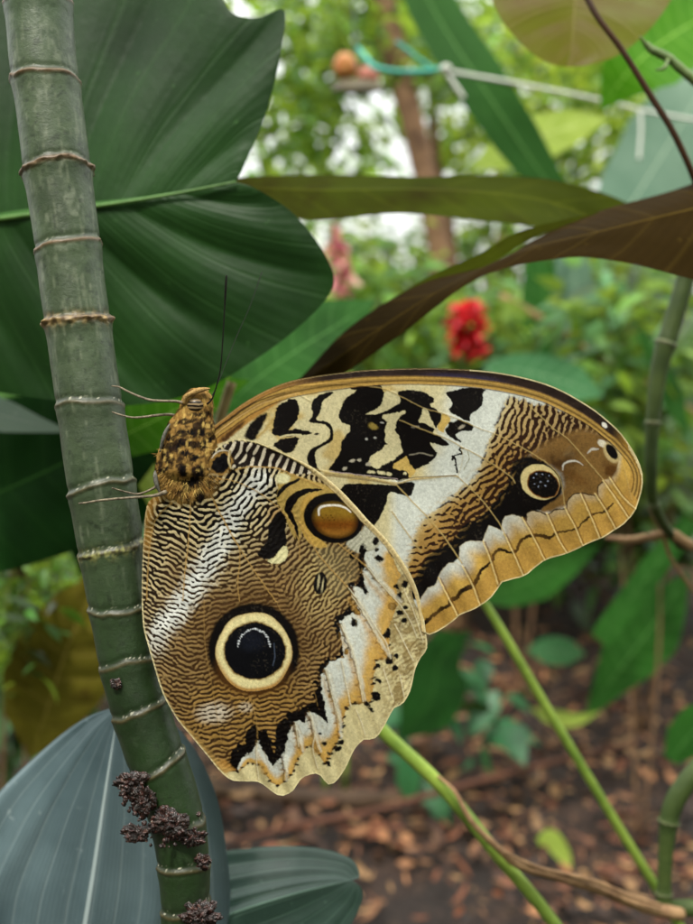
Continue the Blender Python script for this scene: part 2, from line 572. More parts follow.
def paint_fore(step):
    p = Paint(200, 362, 652, 642, step, CRM)
    X, Y = p.X, p.Y
    full = (slice(None), slice(None))
    out = densify(FORE, 2)
    p.outline_sd = p.sdist(out, full)
    inn = p.outline_sd < 3
    # ground colour: cream near the base, white beyond the cell
    nb = fbm(X, Y, 18, 5)
    a = sstep(425, 452, X + 6 * nb + 0.25 * (Y - 440))
    p.C = p.C * (1 - a[..., None]) + WHT * a[..., None]
    yl = sstep(0.05, 0.5, fbm(X, Y, 26, 23)) * 0.75 * (1 - a)
    p.C = p.C * (1 - yl[..., None]) + YEL * yl[..., None]
    below = sstep(478, 482, Y) * sstep(385, 400, X)
    p.C = p.C * (1 - below[..., None]) + WHT * below[..., None]
    # ---- left of the cell
    p.poly(Z(200, 380, 7.7, [(60, 430), (200, 330), (330, 250), (480, 180), (600, 110), (700, 60), (700, 120), (560, 200), (480, 250), (380, 320), (280, 400), (200, 470), (60, 520)]), H('#a87c3c', K), 0.6, 1.5)
    p.poly(Z(200, 380, 7.7, [(130, 470), (220, 390), (340, 300), (330, 340), (260, 410), (190, 480)]), H('#4a3018'), 1, 2)
    p.poly(Z(200, 380, 7.7, [(330, 450), (350, 380), (410, 300), (500, 245), (520, 260), (490, 330), (450, 400), (420, 470)]), BLK, 1.2, 1.6)
    p.line(Z(200, 380, 7.7, [(440, 440), (500, 380), (560, 300), (600, 210)]), 3, H('#b59a5c', K), 1, 2)
    p.poly(Z(200, 350, 4.33, [(330, 240), (400, 205), (430, 225), (430, 290), (400, 330), (380, 345), (450, 342), (500, 365), (430, 368), (360, 375), (305, 365), (320, 310), (322, 270)]), BLK, 1.4)
    p.poly(Z(200, 350, 4.33, [(325, 400), (370, 378), (435, 374), (425, 400), (390, 450), (340, 430), (312, 415)]), BLK, 1.4)
    p.line(Z(280, 370, 7.7, [(0, 515), (60, 500), (160, 498)]), 1.6, CRM)
    p.poly(Z(280, 370, 7.7, [(255, 495), (280, 482), (305, 490), (280, 500)]), BLK, 0.6)
    p.poly(Z(280, 370, 7.7, [(250, 230), (300, 190), (400, 158), (415, 178), (340, 225), (320, 260), (318, 310), (290, 350), (275, 382), (350, 390), (400, 430), (414, 490), (412, 535), (380, 562), (320, 592), (285, 615),
                             (268, 645), (272, 700), (290, 760), (330, 790), (250, 770), (215, 720), (205, 670), (215, 640), (265, 588), (340, 557), (383, 528), (388, 480), (360, 425), (300, 408), (215, 408), (240, 370), (255, 330), (238, 290)]), BLK, 0.9)
    # ---- the big black mass of the cell with its cream worms
    p.poly([(355, 386), (362, 384), (381, 385), (384, 393), (392, 399), (400, 390), (418, 390), (430, 394), (436, 401), (428, 405), (440, 411), (442, 418), (436, 428), (428, 440),
            (432, 447), (440, 455), (432, 461), (424, 466), (414, 470), (412, 478), (396, 481), (370, 477), (328, 472), (331, 466), (335, 460), (341, 452), (341, 444), (345, 436), (351, 430),
            (350, 426), (340, 421), (338, 416), (342, 408), (343, 400), (351, 395), (357, 390)], BLK, 1.3)
    p.poly(Z(340, 370, 7.7, [(60, 130), (180, 108), (320, 108), (330, 120), (200, 135), (100, 155)]), BLK, 0.8)
    p.poly(Z(340, 370, 7.7, [(335, 165), (430, 163), (462, 200), (472, 245), (430, 262), (390, 300), (310, 338), (190, 348), (225, 325), (300, 290), (335, 230)]), CRM, 1.1)
    p.poly(Z(340, 370, 7.7, [(320, 355), (380, 335), (450, 325), (500, 305), (515, 325), (470, 350), (438, 385), (425, 440), (440, 480), (470, 530), (540, 600), (480, 640), (400, 700), (330, 740),
                             (290, 735), (210, 735), (240, 670), (330, 625), (385, 590), (350, 560), (350, 500), (335, 455), (368, 405), (345, 375)]), CRM, 1.5)
    p.poly(Z(360, 440, 7.7, [(200, 30), (240, 60), (190, 100), (230, 165), (165, 185), (160, 215), (125, 222), (60, 185), (75, 125), (130, 95), (170, 70)]), CRM, 1.2)
    p.poly(Z(360, 440, 7.7, [(240, 0), (330, 0), (385, 62), (320, 82), (262, 122), (230, 165), (180, 120), (200, 60)]), CRM, 1.0)
    p.ell(340 + 255 / 7.7, 370 + 435 / 7.7, 5, 3.2, 20, H('#8f7a3a', K), 1.2, 1.2)
    for a_, b_, r_ in ((85, 245, 4), (165, 250, 4), (222, 262, 3), (345, 262, 1.6)):
        p.ell(360 + a_ / 7.7, 440 + b_ / 7.7, r_, 1.7, 10, CRM, 1.2)
    for a_, b_, r_ in ((500, 220, 3), (560, 160, 3), (615, 155, 1.8), (680, 180, 2.2), (650, 282, 1.4)):
        p.ell(280 + a_ / 7.7, 440 + b_ / 7.7, r_, 1.6, -20, H('#b0a795', K), 1.2)
    for a_, b_, r_ in ((270, 520, 1.6), (205, 530, 1.5), (325, 405, 1.3), (540, 485, 1.3), (505, 480, 1), (655, 205, 1.4), (545, 200, 2), (655, 210, 1)):
        p.ell(340 + a_ / 7.7, 370 + b_ / 7.7, r_, r_ * 0.8, 0, H('#a9a6a0', K), 1.0)
    p.poly(Z(360, 440, 7.7, [(248, 215), (270, 175), (330, 150), (392, 105), (378, 170), (420, 222), (440, 240), (400, 290), (372, 285), (375, 250), (330, 235), (290, 228)]), YEL * 1.1, 1.0)
    p.line(Z(340, 370, 7.7, [(560, 435), (610, 435)]), 2, H('#776f62'), 1, 0.6)
    p.line(Z(340, 370, 7.7, [(550, 580), (620, 610), (660, 625)]), 1.2, H('#8a8272'), 1, 0.6)
    # ---- right part of the cell
    p.poly(Z(410, 370, 7.7, [(-60, 165), (20, 160), (100, 165), (150, 190), (192, 235), (150, 262), (60, 300), (0, 325), (-60, 300)]), BLK, 1.0)
    p.poly(Z(410, 370, 7.7, [(100, 285), (135, 300), (165, 345), (175, 390), (208, 460), (180, 445), (125, 412), (60, 400), (90, 350)]), CRM, 0.8)
    p.poly(Z(410, 370, 7.7, [(122, 290), (240, 330), (246, 380), (216, 420), (205, 455), (170, 390), (150, 330)]), BLK, 0.8)
    p.poly(Z(410, 370, 7.7, [(240, 330), (300, 350), (322, 380), (300, 410), (262, 460), (270, 490), (215, 455), (218, 415), (246, 380)]), YEL * 1.15, 0.8)
    p.poly(Z(410, 370, 7.7, [(278, 168), (360, 150), (430, 128), (600, 142), (560, 180), (576, 240), (535, 300), (460, 350), (474, 400), (420, 380), (285, 310), (332, 275), (318, 230), (290, 195)]), BLK, 1.1)
    p.poly(Z(410, 370, 7.7, [(300, 395), (350, 400), (370, 372), (450, 400), (503, 438), (470, 472), (420, 465), (370, 485), (350, 505), (410, 572), (330, 530), (260, 462), (305, 430)]), BLK, 1.0)
    p.ell(410 + 400 / 7.7, 370 + 435 / 7.7, 3.5, 1.6, -30, H('#a09684', K), 1.0)
    p.poly(Z(410, 370, 7.7, [(-80, 430), (0, 450), (100, 455), (200, 492), (300, 555), (310, 580), (250, 580), (150, 555), (150, 590), (200, 630), (212, 665), (160, 700), (60, 750), (0, 700), (-60, 620)]), BLK, 1.1)
    p.line(Z(410, 370, 7.7, [(0, 655), (90, 640), (180, 660)]), 1.2, H('#8a8272'), 0.5, 0.6)
    p.line(Z(410, 370, 7.7, [(330, 690), (345, 660), (400, 640), (390, 610), (415, 600)]), 2.2, BLK, 2.0)
    p.line(Z(430, 440, 7.7, [(190, 125), (200, 190), (215, 250)]), 2.2, BLK, 2.0)
    p.line(Z(430, 440, 7.7, [(290, 90), (300, 140), (260, 230)]), 0.9, H('#8c8a70'), 1.0)
    # ---- below the cell
    p.poly(Z(360, 440, 7.7, [(-160, 345), (0, 333), (280, 350), (300, 330), (432, 318), (410, 400), (385, 440), (320, 425), (250, 398), (212, 425), (205, 500), (130, 645), (60, 700), (-60, 640), (-120, 500)]), BLK, 0.8)
    # ---- wavy lines of the outer half
    ripL = [(512, 392), (506, 402), (501, 413), (494, 428), (488, 443), (480, 468), (472, 481), (455, 494), (443, 502), (432, 514), (418, 524), (413, 545), (405, 570)]
    ripR = [(620, 440), (590, 424), (568, 436), (545, 441), (528, 453), (512, 463), (510, 478), (503, 489), (482, 516), (462, 523), (458, 537), (428, 553), (424, 561), (412, 580)]
    r_ = np.hypot(X - 395, Y - 372)
    lam = np.full(X.shape, 6.4)
    phi = (r_ + 5 * fbm(X, Y, 18, 9)) / 6.4
    msk = inn & (X > 400)
    rip = p.gabor(phi, lam, 1.55, 0.30, 2.2, 4, msk, 0.32) + 0.35 * p.gabor(phi * 1.7, lam * 0.6, 1.0, 0.5, 2.2, 6, msk, 0.7)
    reg = ripL + ripR[::-1]
    sl = full
    d = p.sdist(chaikin(ripL + [(400, 590)] + ripR[::-1], 1), full, 3.0)
    inR = sstep(2.5, -2.5, d - 5.0 * (p.dist_line(ripR, full, 0)[0] < p.dist_line(ripL, full, 0)[0]))
    dark = H('#2b170c'); pale = OCH
    up = sstep(470, 410, Y)
    lo = sstep(500, 530, Y) * sstep(470, 430, X)
    thr = 0.0 - 0.35 * up + 0.8 * lo
    dl1, _, _ = p.dist_line(ripL, full, 2); dl2, _, _ = p.dist_line(ripR, full, 2)
    tr = dl1 / (dl1 + dl2 + 1e-6)
    thr = thr + 0.45 - 1.25 * tr ** 1.5 * (1 - 0.5 * up)
    pale = OCH * (1 - tr[..., None]) + H('#96703a', K) * tr[..., None] + (CRM - OCH) * 0.5 * (sstep(0.35, 0.0, tr))[..., None]
    rr = sstep(-0.28, 0.28, rip + thr)
    cc = dark * (1 - rr[..., None]) + (pale * (1 - 0.3 * up[..., None]) + CRM * 0.25 * up[..., None]) * rr[..., None]
    # fade into white on the inner side
    p.C = p.C * (1 - inR[..., None]) + cc * inR[..., None]
    # ---- brown apical field
    p.poly([(520, 462), (533, 452), (548, 441), (566, 434), (585, 428), (600, 432), (616, 440), (634, 458), (642, 480), (630, 500), (607, 500), (595, 497), (570, 506), (548, 515), (536, 512), (548, 500), (565, 490), (560, 468)], H('#74562c'), 1.2, 4)
    gr = sstep(0.0, 0.5, fbm(X, Y, 20, 31)) * sstep(18, 6, np.hypot(X - 572, (Y - 458) * 1.3)) * 0.5
    p.C = p.C * (1 - gr[..., None]) + H('#9c9478', K) * gr[..., None]
    dg = sstep(30, 8, np.hypot(X - 556, Y - 470)) * 0.55 + 0.4 * sstep(0.1, 0.6, fbm(X, Y, 16, 36)) * (X > 550) * (Y > 435) * (Y < 505)
    p.C = p.C * (1 - dg[..., None]) + H('#3c2610') * dg[..., None]
    # ---- black band
    p.poly([(512, 463), (518, 459), (528, 456), (540, 459), (552, 470), (560, 480), (556, 497), (545, 508), (536, 512), (530, 520), (500, 535), (470, 548), (445, 572), (422, 602), (410, 600), (412, 582),
            (424, 562), (429, 554), (456, 539), (462, 525), (482, 518), (496, 502), (505, 489), (510, 478)], BLK, 1.6, 1.2)
    bandm = sstep(9, 0, np.abs(d)) * (d > -1)
    faint = 0.35 * sstep(0.3, 0.7, rip) * bandm * sstep(455, 480, Y)
    p.C = p.C * (1 - faint[..., None]) + OCH * faint[..., None]
    # ---- the outer scalloped zone
    top = [(405, 617), (421, 599), (428, 588), (436, 585), (438.5, 577), (443, 569), (449, 563), (456, 563), (463, 566), (459.5, 556), (460, 547), (466, 542), (474, 541), (483, 542), (486, 533), (489.5, 526),
           (495, 527.5), (502, 531), (503, 521), (506, 516.5), (513, 515), (520, 516), (527, 521), (527.5, 514), (532, 511), (540, 512), (549, 515), (556, 510), (567, 509), (568, 502), (574, 495), (583, 493),
           (592, 495), (599, 495), (600, 487), (606, 480.5), (614, 478), (619, 470), (622, 458), (618, 445), (606, 436)]
    bot = [(655, 430), (655, 640), (400, 645)]
    p.poly(top + bot, H('#caa350', K), 0.6, 0.9, 0)
    sl = full
    dtop, _, tt = p.dist_line(top, full, 0.6)
    dmar = np.abs(p.outline_sd)
    zone = sstep(0.9, -0.9, p.sdist(top + bot, full, 0.6))
    t_ = dtop / (dtop + dmar + 1e-6)
    wh = sstep(0.36, 0.05, t_) * sstep(560, 500, X) * zone + sstep(0.25, 0.0, t_) * sstep(520, 560, X) * zone * 0.4
    p.C = p.C * (1 - wh[..., None]) + WHT * wh[..., None]
    br = sstep(0.5, 0.62, t_) * zone * 0.7
    p.C = p.C * (1 - br[..., None]) + H('#b58a42', K) * br[..., None]
    gl = zone * 0.5 * sstep(0.0, 0.7, fbm(X, Y, 12, 77)) * sstep(560, 610, X)
    p.C = p.C * (1 - gl[..., None]) + H('#a07a3c') * gl[..., None]
    midl = [(414, 632), (423, 625), (430, 618), (436, 614), (443, 608), (449, 605), (450.5, 600), (456, 598.5), (462, 591), (468, 588), (473, 586), (478, 578), (481, 571), (488, 566), (492, 560), (497, 552),
            (504, 550), (511, 553), (518, 550), (521, 543), (523, 539), (532, 535.5), (541, 536), (551, 538), (559, 532.5), (569, 531), (580, 528), (586, 521), (591, 516), (598, 514), (605, 511.6), (611, 508), (615, 504)]
    p.line(midl, [4.0] * 12 + [3.2] * 12 + [2.2] * 9, BLK, 1.6, 0.6)
    p.line(top[20:36], [0.5] + [1.2] * 14 + [0.6], BLK, 0.8, 0.6)
    for v in ((430, 606), (447, 590), (470, 575), (491, 552), (515, 540), (536, 527), (556, 523), (573, 515), (590, 503), (606, 496), (622, 486)):  # pleat shading of the margin cells, painted in as a brown tone
        q = sstep(16, 2, np.hypot((X - v[0]) * 0.86 - (Y - v[1]) * 0.5, ((X - v[0]) * .5 + (Y - v[1]) * .86) * .45)) * zone * .4
        p.C = p.C * (1 - q[..., None]) + H('#7c5828') * q[..., None] * 1.0
    # veins of the margin, each a pleat with its shaded side painted brown
    vs = [[(439, 578), (450.5, 601), (458, 616)], [(463.5, 567), (473.6, 587), (481, 606)], [(484, 542), (491, 560), (499, 585)], [(505, 534), (515, 555), (525, 577)], [(523, 518), (536, 540), (546.5, 561)],
          [(548, 514), (559, 537), (569, 554)], [(566, 508), (577, 528), (585, 546.5)], [(582, 494), (593, 518), (602, 539)], [(597, 494), (608, 511), (618, 530)], [(605, 481), (619, 500), (632, 519)], [(612, 478), (626, 498), (639, 510)]]
    for v in vs:
        p.line([(a + 1.6, b + 0.6) for a, b in v], 1.8, H('#6a4618'), 0.3, 0.9, 0.75)
        p.line([(a - 0.5, b - 0.2) for a, b in v], 1.5, H('#e0c688', K), 0.4, 0.6, 0.85, h=0.7)
    # ---- eyespot and apex marks
    p.ell(541, 483, 23, 19, 28, BLK, 1.0, 1.2)
    p.ell(540.5, 482, 20.5, 17, 28, H('#cfbd86', K), 0.5)
    p.ell(543.5, 484.3, 17, 13.6, 24, H('#7a4a1c'), 0.6)
    p.ell(543.5, 484.3, 16, 12.8, 24, BLK, 0.8)
    for a_, b_ in ((533, 478), (537, 475), (542, 474.5), (548, 476), (535, 483), (541, 481), (549, 482), (540, 487), (545, 486)):
        p.ell(a_ + ((a_ * 7) % 3 - 1) * .8, b_ + ((a_ * 5) % 3 - 1) * .7, 0.45 + 0.4 * ((a_ * 3) % 4) / 3, 0.6, 0, H('#a9b2cc', K), 1.0, 0.6, 0.8)
    p.line([(563.5, 470), (564, 465), (569, 461.5), (577, 461), (584, 465)], [0.8, 1.4, 1.8, 1.6, 0.6], H('#c5c0b4', K), 0.5, 0.8)
    p.line([(589, 453), (593, 449.5), (600, 449)], [1, 2.4, 1.4], H('#c5c0b4', K), 0.8, 0.8, 0.85)
    p.ell(577, 478, 5, 14, -55, H('#5c3a14'), 2, 3, 0.5)
    p.ell(613, 470.5, 6.5, 6, 0, H('#4a2c0e'), 0.8, 2.4, 0.85)
    p.ell(604.5, 443.5, 5, 3.4, 30, H('#d8d0bc', K), 0.8, 1.0)
    p.ell(614.5, 452, 11.5, 8, 58, H('#cbb682', K), 0.6, 1.4, 0.8)
    p.ell(614, 451.5, 8.8, 4.6, 55, BLK, 0.4)
    # ---- veins
    vein = H('#b39a62', K)
    for v, w_, o_ in (([(222, 452), (260, 455), (300, 464), (325, 472), (345, 474), (370, 477)], 1.6, .8), ([(325, 473.5), (370, 479), (396, 483), (415, 479.5), (450, 476), (458, 477)], 2.0, .95), ([(458.6, 477), (482, 500), (500, 524), (506, 536)], 1.4, .9), ([(396, 484), (409, 498), (438, 529), (462, 563)], 1.8, .95),
                      ([(392, 512), (400, 523), (421, 552)], 2.0, .8), ([(290, 386), (340, 384), (380, 388), (400, 396), (424, 408), (442, 413), (459, 419), (477, 427), (500, 436), (528, 451), (541, 459), (553, 468), (561, 480), (566, 508)], 1.3, .75),
                      ([(400, 420), (427, 431), (448, 439), (462, 447), (483, 458), (510, 476), (515, 483)], 1.5, .85), ([(530, 405), (555, 429), (569, 439), (592, 465), (606, 481)], 1.3, .85),
                      ([(600, 432), (617, 446), (627, 470), (634, 500)], 1.2, .5), ([(300, 395), (310, 401)], 1, .3), ([(458, 477), (463, 460), (462, 447)], 0.9, .5)):
        p.line(v, w_ * .8, vein, 0.4, 0.6, o_ * .9, h=0.35)
    p.line([(325, 475.3), (370, 480.3), (396, 485)], 1.8, H('#a89468', K), 0.2)
    p.line([(398, 481.6), (415, 477.6), (457, 475.5)], 0.8, H('#4c4030'), 0.2)
    p.line([(330, 471.5), (370, 476), (398, 479)], 0.8, H('#998888', K), 0.6)
    # ---- costal stripes along the leading edge
    topl = FORE[:30]
    dt, _, tt = p.dist_line(densify_open(topl, 3), full, 0.25)
    wd = np.interp(X, [200, 300, 400, 500, 560, 610, 640], [3, 5.5, 7.5, 9.5, 10, 9, 3])
    wt = np.interp(X, [200, 300, 400, 500, 560, 610, 640], [7, 11, 8.0, 8.5, 8, 6, 5])
    upm = (Y < np.interp(X, [200, 320, 420, 520, 600, 640, 650], [470, 400, 395, 405, 450, 500, 520])).astype(float)
    purple = H('#281d18')
    pn = 0.5 + 0.5 * fbm(X, Y * 3, 12, 55)
    band1 = (dt < wd) * upm
    pcol = purple * (0.55 + 0.9 * pn[..., None]) + (sstep(410, 450, X) * sstep(520, 480, X) * 0.6)[..., None] * (H('#35304c') - purple) * sstep(0.3, 0.9, dt / wd)[..., None]
    lft = sstep(330, 260, X)[..., None]
    pcol = pcol * (1 - lft) + H('#9a7038', K) * lft
    rgt = sstep(612, 634, X + Y * 0.1 - 44)[..., None]
    pcol = pcol * (1 - rgt) + H('#96712f', K) * rgt
    p.C = p.C * (1 - band1[..., None]) + pcol * band1[..., None]
    b2 = sstep(wd - 0.5, wd + 0.5, dt) * sstep(wd + wt + .5, wd + wt - .5, dt) * upm
    tn = 0.8 + 0.3 * np.sin((dt - wd) / wt * 9.0)
    p.C = p.C * (1 - b2[..., None]) + (H('#b08c48', K) * tn[..., None]) * b2[..., None]
    for off, wl, c, o_ in ((0.0, 1.0, H('#6b5a36'), .8), (1.0, 0.5, H('#cdb985', K), .5), (None, 0.8, H('#55381c'), .8), ('m', 0.8, H('#4d3418'), .5), ('e', 0.9, H('#3a2817'), .85)):
        c0 = wd if off is None else (wd + wt * 0.55 if off == 'm' else (wd + wt + .5 if off == 'e' else off))
        a_ = sstep(wl, 0, np.abs(dt - c0)) * upm * o_
        p.C = p.C * (1 - a_[..., None]) + c * a_[..., None]
        if off in (None, 'm'): p.h += 0.6 * a_
    p.ell(606.5, 425, 3.4, 2.4, 50, H('#e0dcd2', K), 0.6)
    # black edges of the base stripes
    p.line(Z(200, 380, 7.7, [(45, 430), (120, 380), (240, 290), (380, 190), (520, 130), (650, 95)]), [3, 2.6, 2.2, 1.6, 1.2, .6], H('#2a1a10'), 0.4, 0.7, 0.9)
    p.line(Z(200, 380, 7.7, [(90, 440), (200, 350), (330, 260), (470, 180), (620, 130), (760, 100)]), 1.2, H('#c9a468', K), 0.3, 0.5, 0.95)
    # ---- rim
    rim = sstep(1.7, 0.7, np.abs(p.outline_sd)) * (1 - (X < 470) * (Y < 470)) * (0.75 + 0.3 * fbm(X, Y, 12, 199))
    p.C = p.C * (1 - rim[..., None]) + EDGE * rim[..., None]
    # scale-level mottling of pigment
    g = 1 + 0.22 * fbm(X, Y, 1.7, 201, 2) + 0.08 * fbm(X, Y, 14, 202, 2)
    du = sstep(0.45, 0.8, fbm(X, Y, 1.5, 231, 1)) * sstep(-0.2, 0.5, fbm(X, Y, 30, 232, 2))
    p.C = np.clip(p.C * g[..., None] + 0.035 * du[..., None] * H('#c8b8a0'), 0.002, 1)
    return p, out


def densify_open(O, n):
    return spline(np.asarray(O, float), len(O) * n)


def paint_hind(step):
    p = Paint(136, 434, 432, 800, step, BRN)
    X, Y = p.X, p.Y
    full = (slice(None), slice(None))
    out = densify(HIND, 2)
    p.outline_sd = p.sdist(out, full)
    inn = p.outline_sd < 3
    nb = fbm(X, Y, 20, 5)
    bx, by = 208, 452
    r_ = np.hypot(X - bx, (Y - by))
    th = np.arctan2(X - bx, Y - by)                      # 0 straight down
    lamr = np.interp(r_, [0, 60, 120, 180, 300], [6.8, 5.8, 5.2, 4.6, 4.9])
    # phase = integral of dr/lambda, scalloped from vein to vein
    rs = np.linspace(0, 420, 841); ls = np.interp(rs, [0, 60, 120, 180, 300], [6.8, 5.8, 5.2, 4.6, 4.9])
    ph = np.concatenate([[0], np.cumsum(0.5 / ls[:-1])])
    rw = r_ + (6.0 + 4 * sstep(100, 250, r_)) * np.abs(np.sin(th * 5.2 + 0.5)) * sstep(20, 90, r_) + 1.6 * sstep(120, 200, r_) * np.abs(np.sin(th * r_ / 5.5)) + 4.5 * fbm(X, Y, 16, 8)
    phi = np.interp(rw, rs, ph)
    vb = np.array([-0.42, -0.22, -0.02, 0.18, 0.36, 0.55, 0.80, 1.05, 1.35])
    phi = phi + 0.41 * np.searchsorted(vb, (th + 0.03 * np.sin(r_ / 30)).ravel()).reshape(th.shape)
    R = p.gabor(phi, lamr, 1.5, 0.25, 2.0, 11, inn, 0.18)
    R2 = p.gabor(phi * 1.12 + 0.3 * fbm(X, Y, 9, 12), lamr * 0.9, 1.1, 0.42, 2.0, 12, inn, 0.42)
    kk = sstep(70, 150, r_)
    R = (R * (1 - 0.4 * kk) + R2 * 0.4 * kk) * 1.1 + 0.25 * fbm(X, Y, 15, 19) + 0.32 * fbm(X, Y, 6, 20, 2)
    # colours of crest and trough over the wing
    whitestreak = [(262, 478), (250, 492), (238, 508), (228, 530), (214, 555), (200, 578), (182, 604), (164, 626), (152, 648)]
    dw, _, _ = p.dist_line(densify_open(whitestreak, 4), full, 6)
    white = sstep(20, 3, dw) * sstep(680, 620, Y)
    dw2 = np.hypot((X - 214) / 20, (Y - 710) / 13); white = np.maximum(white, 0.85 * sstep(1.2, 0.4, dw2 + 0.3 * nb))
    dw3 = np.hypot((X - 246) / 9, (Y - 706) / 6); white = np.maximum(white, 0.6 * sstep(1.2, 0.4, dw3))
    upper = sstep(150, 70, r_ + 12 * nb)                 # contrasty black and cream near the base
    left = sstep(185, 155, X + 8 * nb) * sstep(700, 560, Y)
    strong = np.clip(np.maximum(upper, 0.85 * left) + 0.4 * white, 0, 1)
    hi_b = H('#94774a', K); hi_u = H('#cdbb90', K)
    lo_b = H('#3a2614'); lo_u = H('#0d0806')
    hi = hi_b * (1 - strong[..., None]) + hi_u * strong[..., None]
    hi = hi * (1 - white[..., None]) + H('#dcdcd6', K) * white[..., None]
    lo = lo_b * (1 - strong[..., None]) + lo_u * strong[..., None]
    # palest worm field towards the white band
    worm = sstep(34, 8, np.hypot((X - 322) * .9, (Y - 578) * 0.55)) * 0.9
    hi = hi * (1 - worm[..., None]) + H('#b09a66', K) * worm[..., None]
    lo = lo * (1 - worm[..., None]) + H('#3c2814') * worm[..., None]
    thr = -0.30 * strong * (1 - white) - 0.05 + 0.0 * (1 - strong) + 0.40 * white
    sf = 0.20 + 0.28 * (1 - strong)
    s_ = np.clip((R + thr + sf) / (2 * sf), 0, 1); s_ = s_ * s_ * (3 - 2 * s_)
    hi = hi * (1 + 0.28 * fbm(X, Y, 9, 29, 3))[..., None]
    lo = lo * (1 + 0.5 * fbm(X, Y, 7, 30, 2))[..., None]
    p.C = lo * (1 - s_[..., None]) + hi * s_[..., None]
    p.h += 0.25 * s_
    rust = sstep(16, 4, np.hypot(X - 278, Y - 515)) * 0.5 * s_
    p.C = p.C * (1 - rust[..., None]) + H('#a8701e', K) * rust[..., None]
    # brown halo round the great eye
    hal = sstep(70, 42, np.hypot(X - 254, Y - 640)) * 0.5
    p.C = p.C * (1 - hal[..., None]) + H('#4e3418') * hal[..., None]
    gold = sstep(60, 30, np.hypot((X - 250) * .7, (Y - 715))) * 0.35 * s_
    p.C = p.C * (1 - gold[..., None]) + H('#b98a34', K) * gold[..., None]
    lf = sstep(12, 3, np.abs(p.outline_sd)) * sstep(560, 540, Y) * (X < 190) * 0.6
    p.C = p.C * (1 - lf[..., None]) + H('#b5853c', K) * lf[..., None]
    rt = sstep(1.0, 0.55, np.hypot((X - 187) / 36, (Y - 484) / 24) + 0.22 * fbm(X * 2, Y * .6, 6, 46))
    oc_ = H('#a37e40', K) * (1 - 0.85 * sstep(0.0, 0.3, fbm(X, Y, 8, 47)))[..., None]
    p.C = p.C * (1 - rt[..., None]) + oc_ * rt[..., None]
    for a_, b_, rx, ry, an in ((470, 500, 30, 54, 0), (405, 395, 56, 30, -22), (270, 365, 46, 18, 20), (465, 320, 40, 34, 0), (345, 420, 40, 14, 10), (300, 470, 46, 12, -8), (200, 480, 34, 10, -20), (380, 470, 14, 26, 10),
                               (540, 470, 10, 40, -20), (240, 420, 30, 10, 10), (330, 515, 12, 20, 20), (430, 560, 10, 20, 0), (520, 400, 18, 20, 0), (170, 440, 20, 10, 0)):
        p.ell(140 + a_ / 7.7, 430 + b_ / 7.7, rx / 6.6, ry / 6.6, an, BLK, 2.0, 0.9)
    # ---- ladder strip along the leading edge
    lad = [(225, 445), (239, 441), (258, 444), (287, 456), (303, 463), (316, 472), (308, 474), (292, 474), (276, 467), (250, 466), (232, 468), (226, 460)]
    phl = (X * 0.93 + (Y - 450) * 0.35 + 3 * fbm(X, Y, 10, 44)) / 8.0
    L = p.gabor(phl, np.full(X.shape, 8.0), 1.5, 0.16, 2.2, 5, (np.hypot(X - 270, Y - 460) < 75))
    dl = sstep(0.8, -0.8, p.sdist(lad, full, 0.4))
    ls_ = sstep(0.42, 0.85, L)
    lc = H('#1d1513') * (1 - ls_[..., None]) + H('#cfc3ae', K) * ls_[..., None]
    p.C = p.C * (1 - dl[..., None]) + lc * dl[..., None]
    # ---- crescents above the small eye
    p.poly([(278, 470), (292, 474), (310, 480), (330, 486), (345, 500), (320, 500), (302, 520), (300, 545), (290, 530), (284, 512), (276, 500), (279, 488)], H('#b09450', K), 0.8, 1.2)
    p.ell(283.5, 478, 7, 5.5, 0, H('#d6d0a4', K), 1.2, 1.2)
    p.line([(300, 478), (295, 481.5), (287, 485.5), (281, 491), (278, 496)], [1.5, 3.4, 3.8, 4, 2.5], BLK, 0.8)
    p.line([(322, 489.5), (312, 490.4), (304, 492), (295, 497), (289, 506), (290, 513), (294, 522), (297, 530), (297, 540)], [1.5, 4, 6.0, 8.0, 8.5, 6, 4, 3, 2], BLK, 0.8)
    p.poly([(300, 512), (302, 500), (312, 493), (322, 492), (312, 500), (306, 512), (308, 526), (318, 538), (330, 546), (318, 549), (306, 540), (300, 527)], H('#bf9a4c', K), 0.6, 0.9)
    # ---- white patch right of and below the small eye, pale worm field
    p.poly([(345, 541), (358, 533), (366, 524), (374, 530), (383, 541), (390, 552), (388, 560), (378, 556), (366, 553), (352, 552)], H('#b9b6a2', K), 1.6, 1.4)
    p.poly([(310, 548), (330, 546), (345, 545), (356, 556), (360, 572), (350, 585), (340, 600), (330, 590), (318, 570)], H('#a99a70', K), 2, 5, op=0.22)
    # ---- the flame band
    Lb = [(383, 541), (374, 548), (364, 553), (362, 565), (362, 577), (366, 588), (368, 592), (360, 586), (351.5, 585.5), (352, 594), (356, 604), (360, 614), (352, 612), (345, 616), (338.7, 621), (340, 633), (341, 645), (343, 656),
          (335, 658), (329, 661), (325, 665), (321, 674), (320.5, 684), (322.5, 696), (325.5, 708), (327, 720), (320, 714), (312, 708.5), (306.5, 710), (304.5, 720), (300, 718.5), (294.7, 720), (289, 731), (286, 740), (284, 750), (279, 758), (273, 765),
          (268.5, 758), (264, 748), (258, 737), (256, 744), (252, 751), (245, 754), (240, 759), (237, 767)]
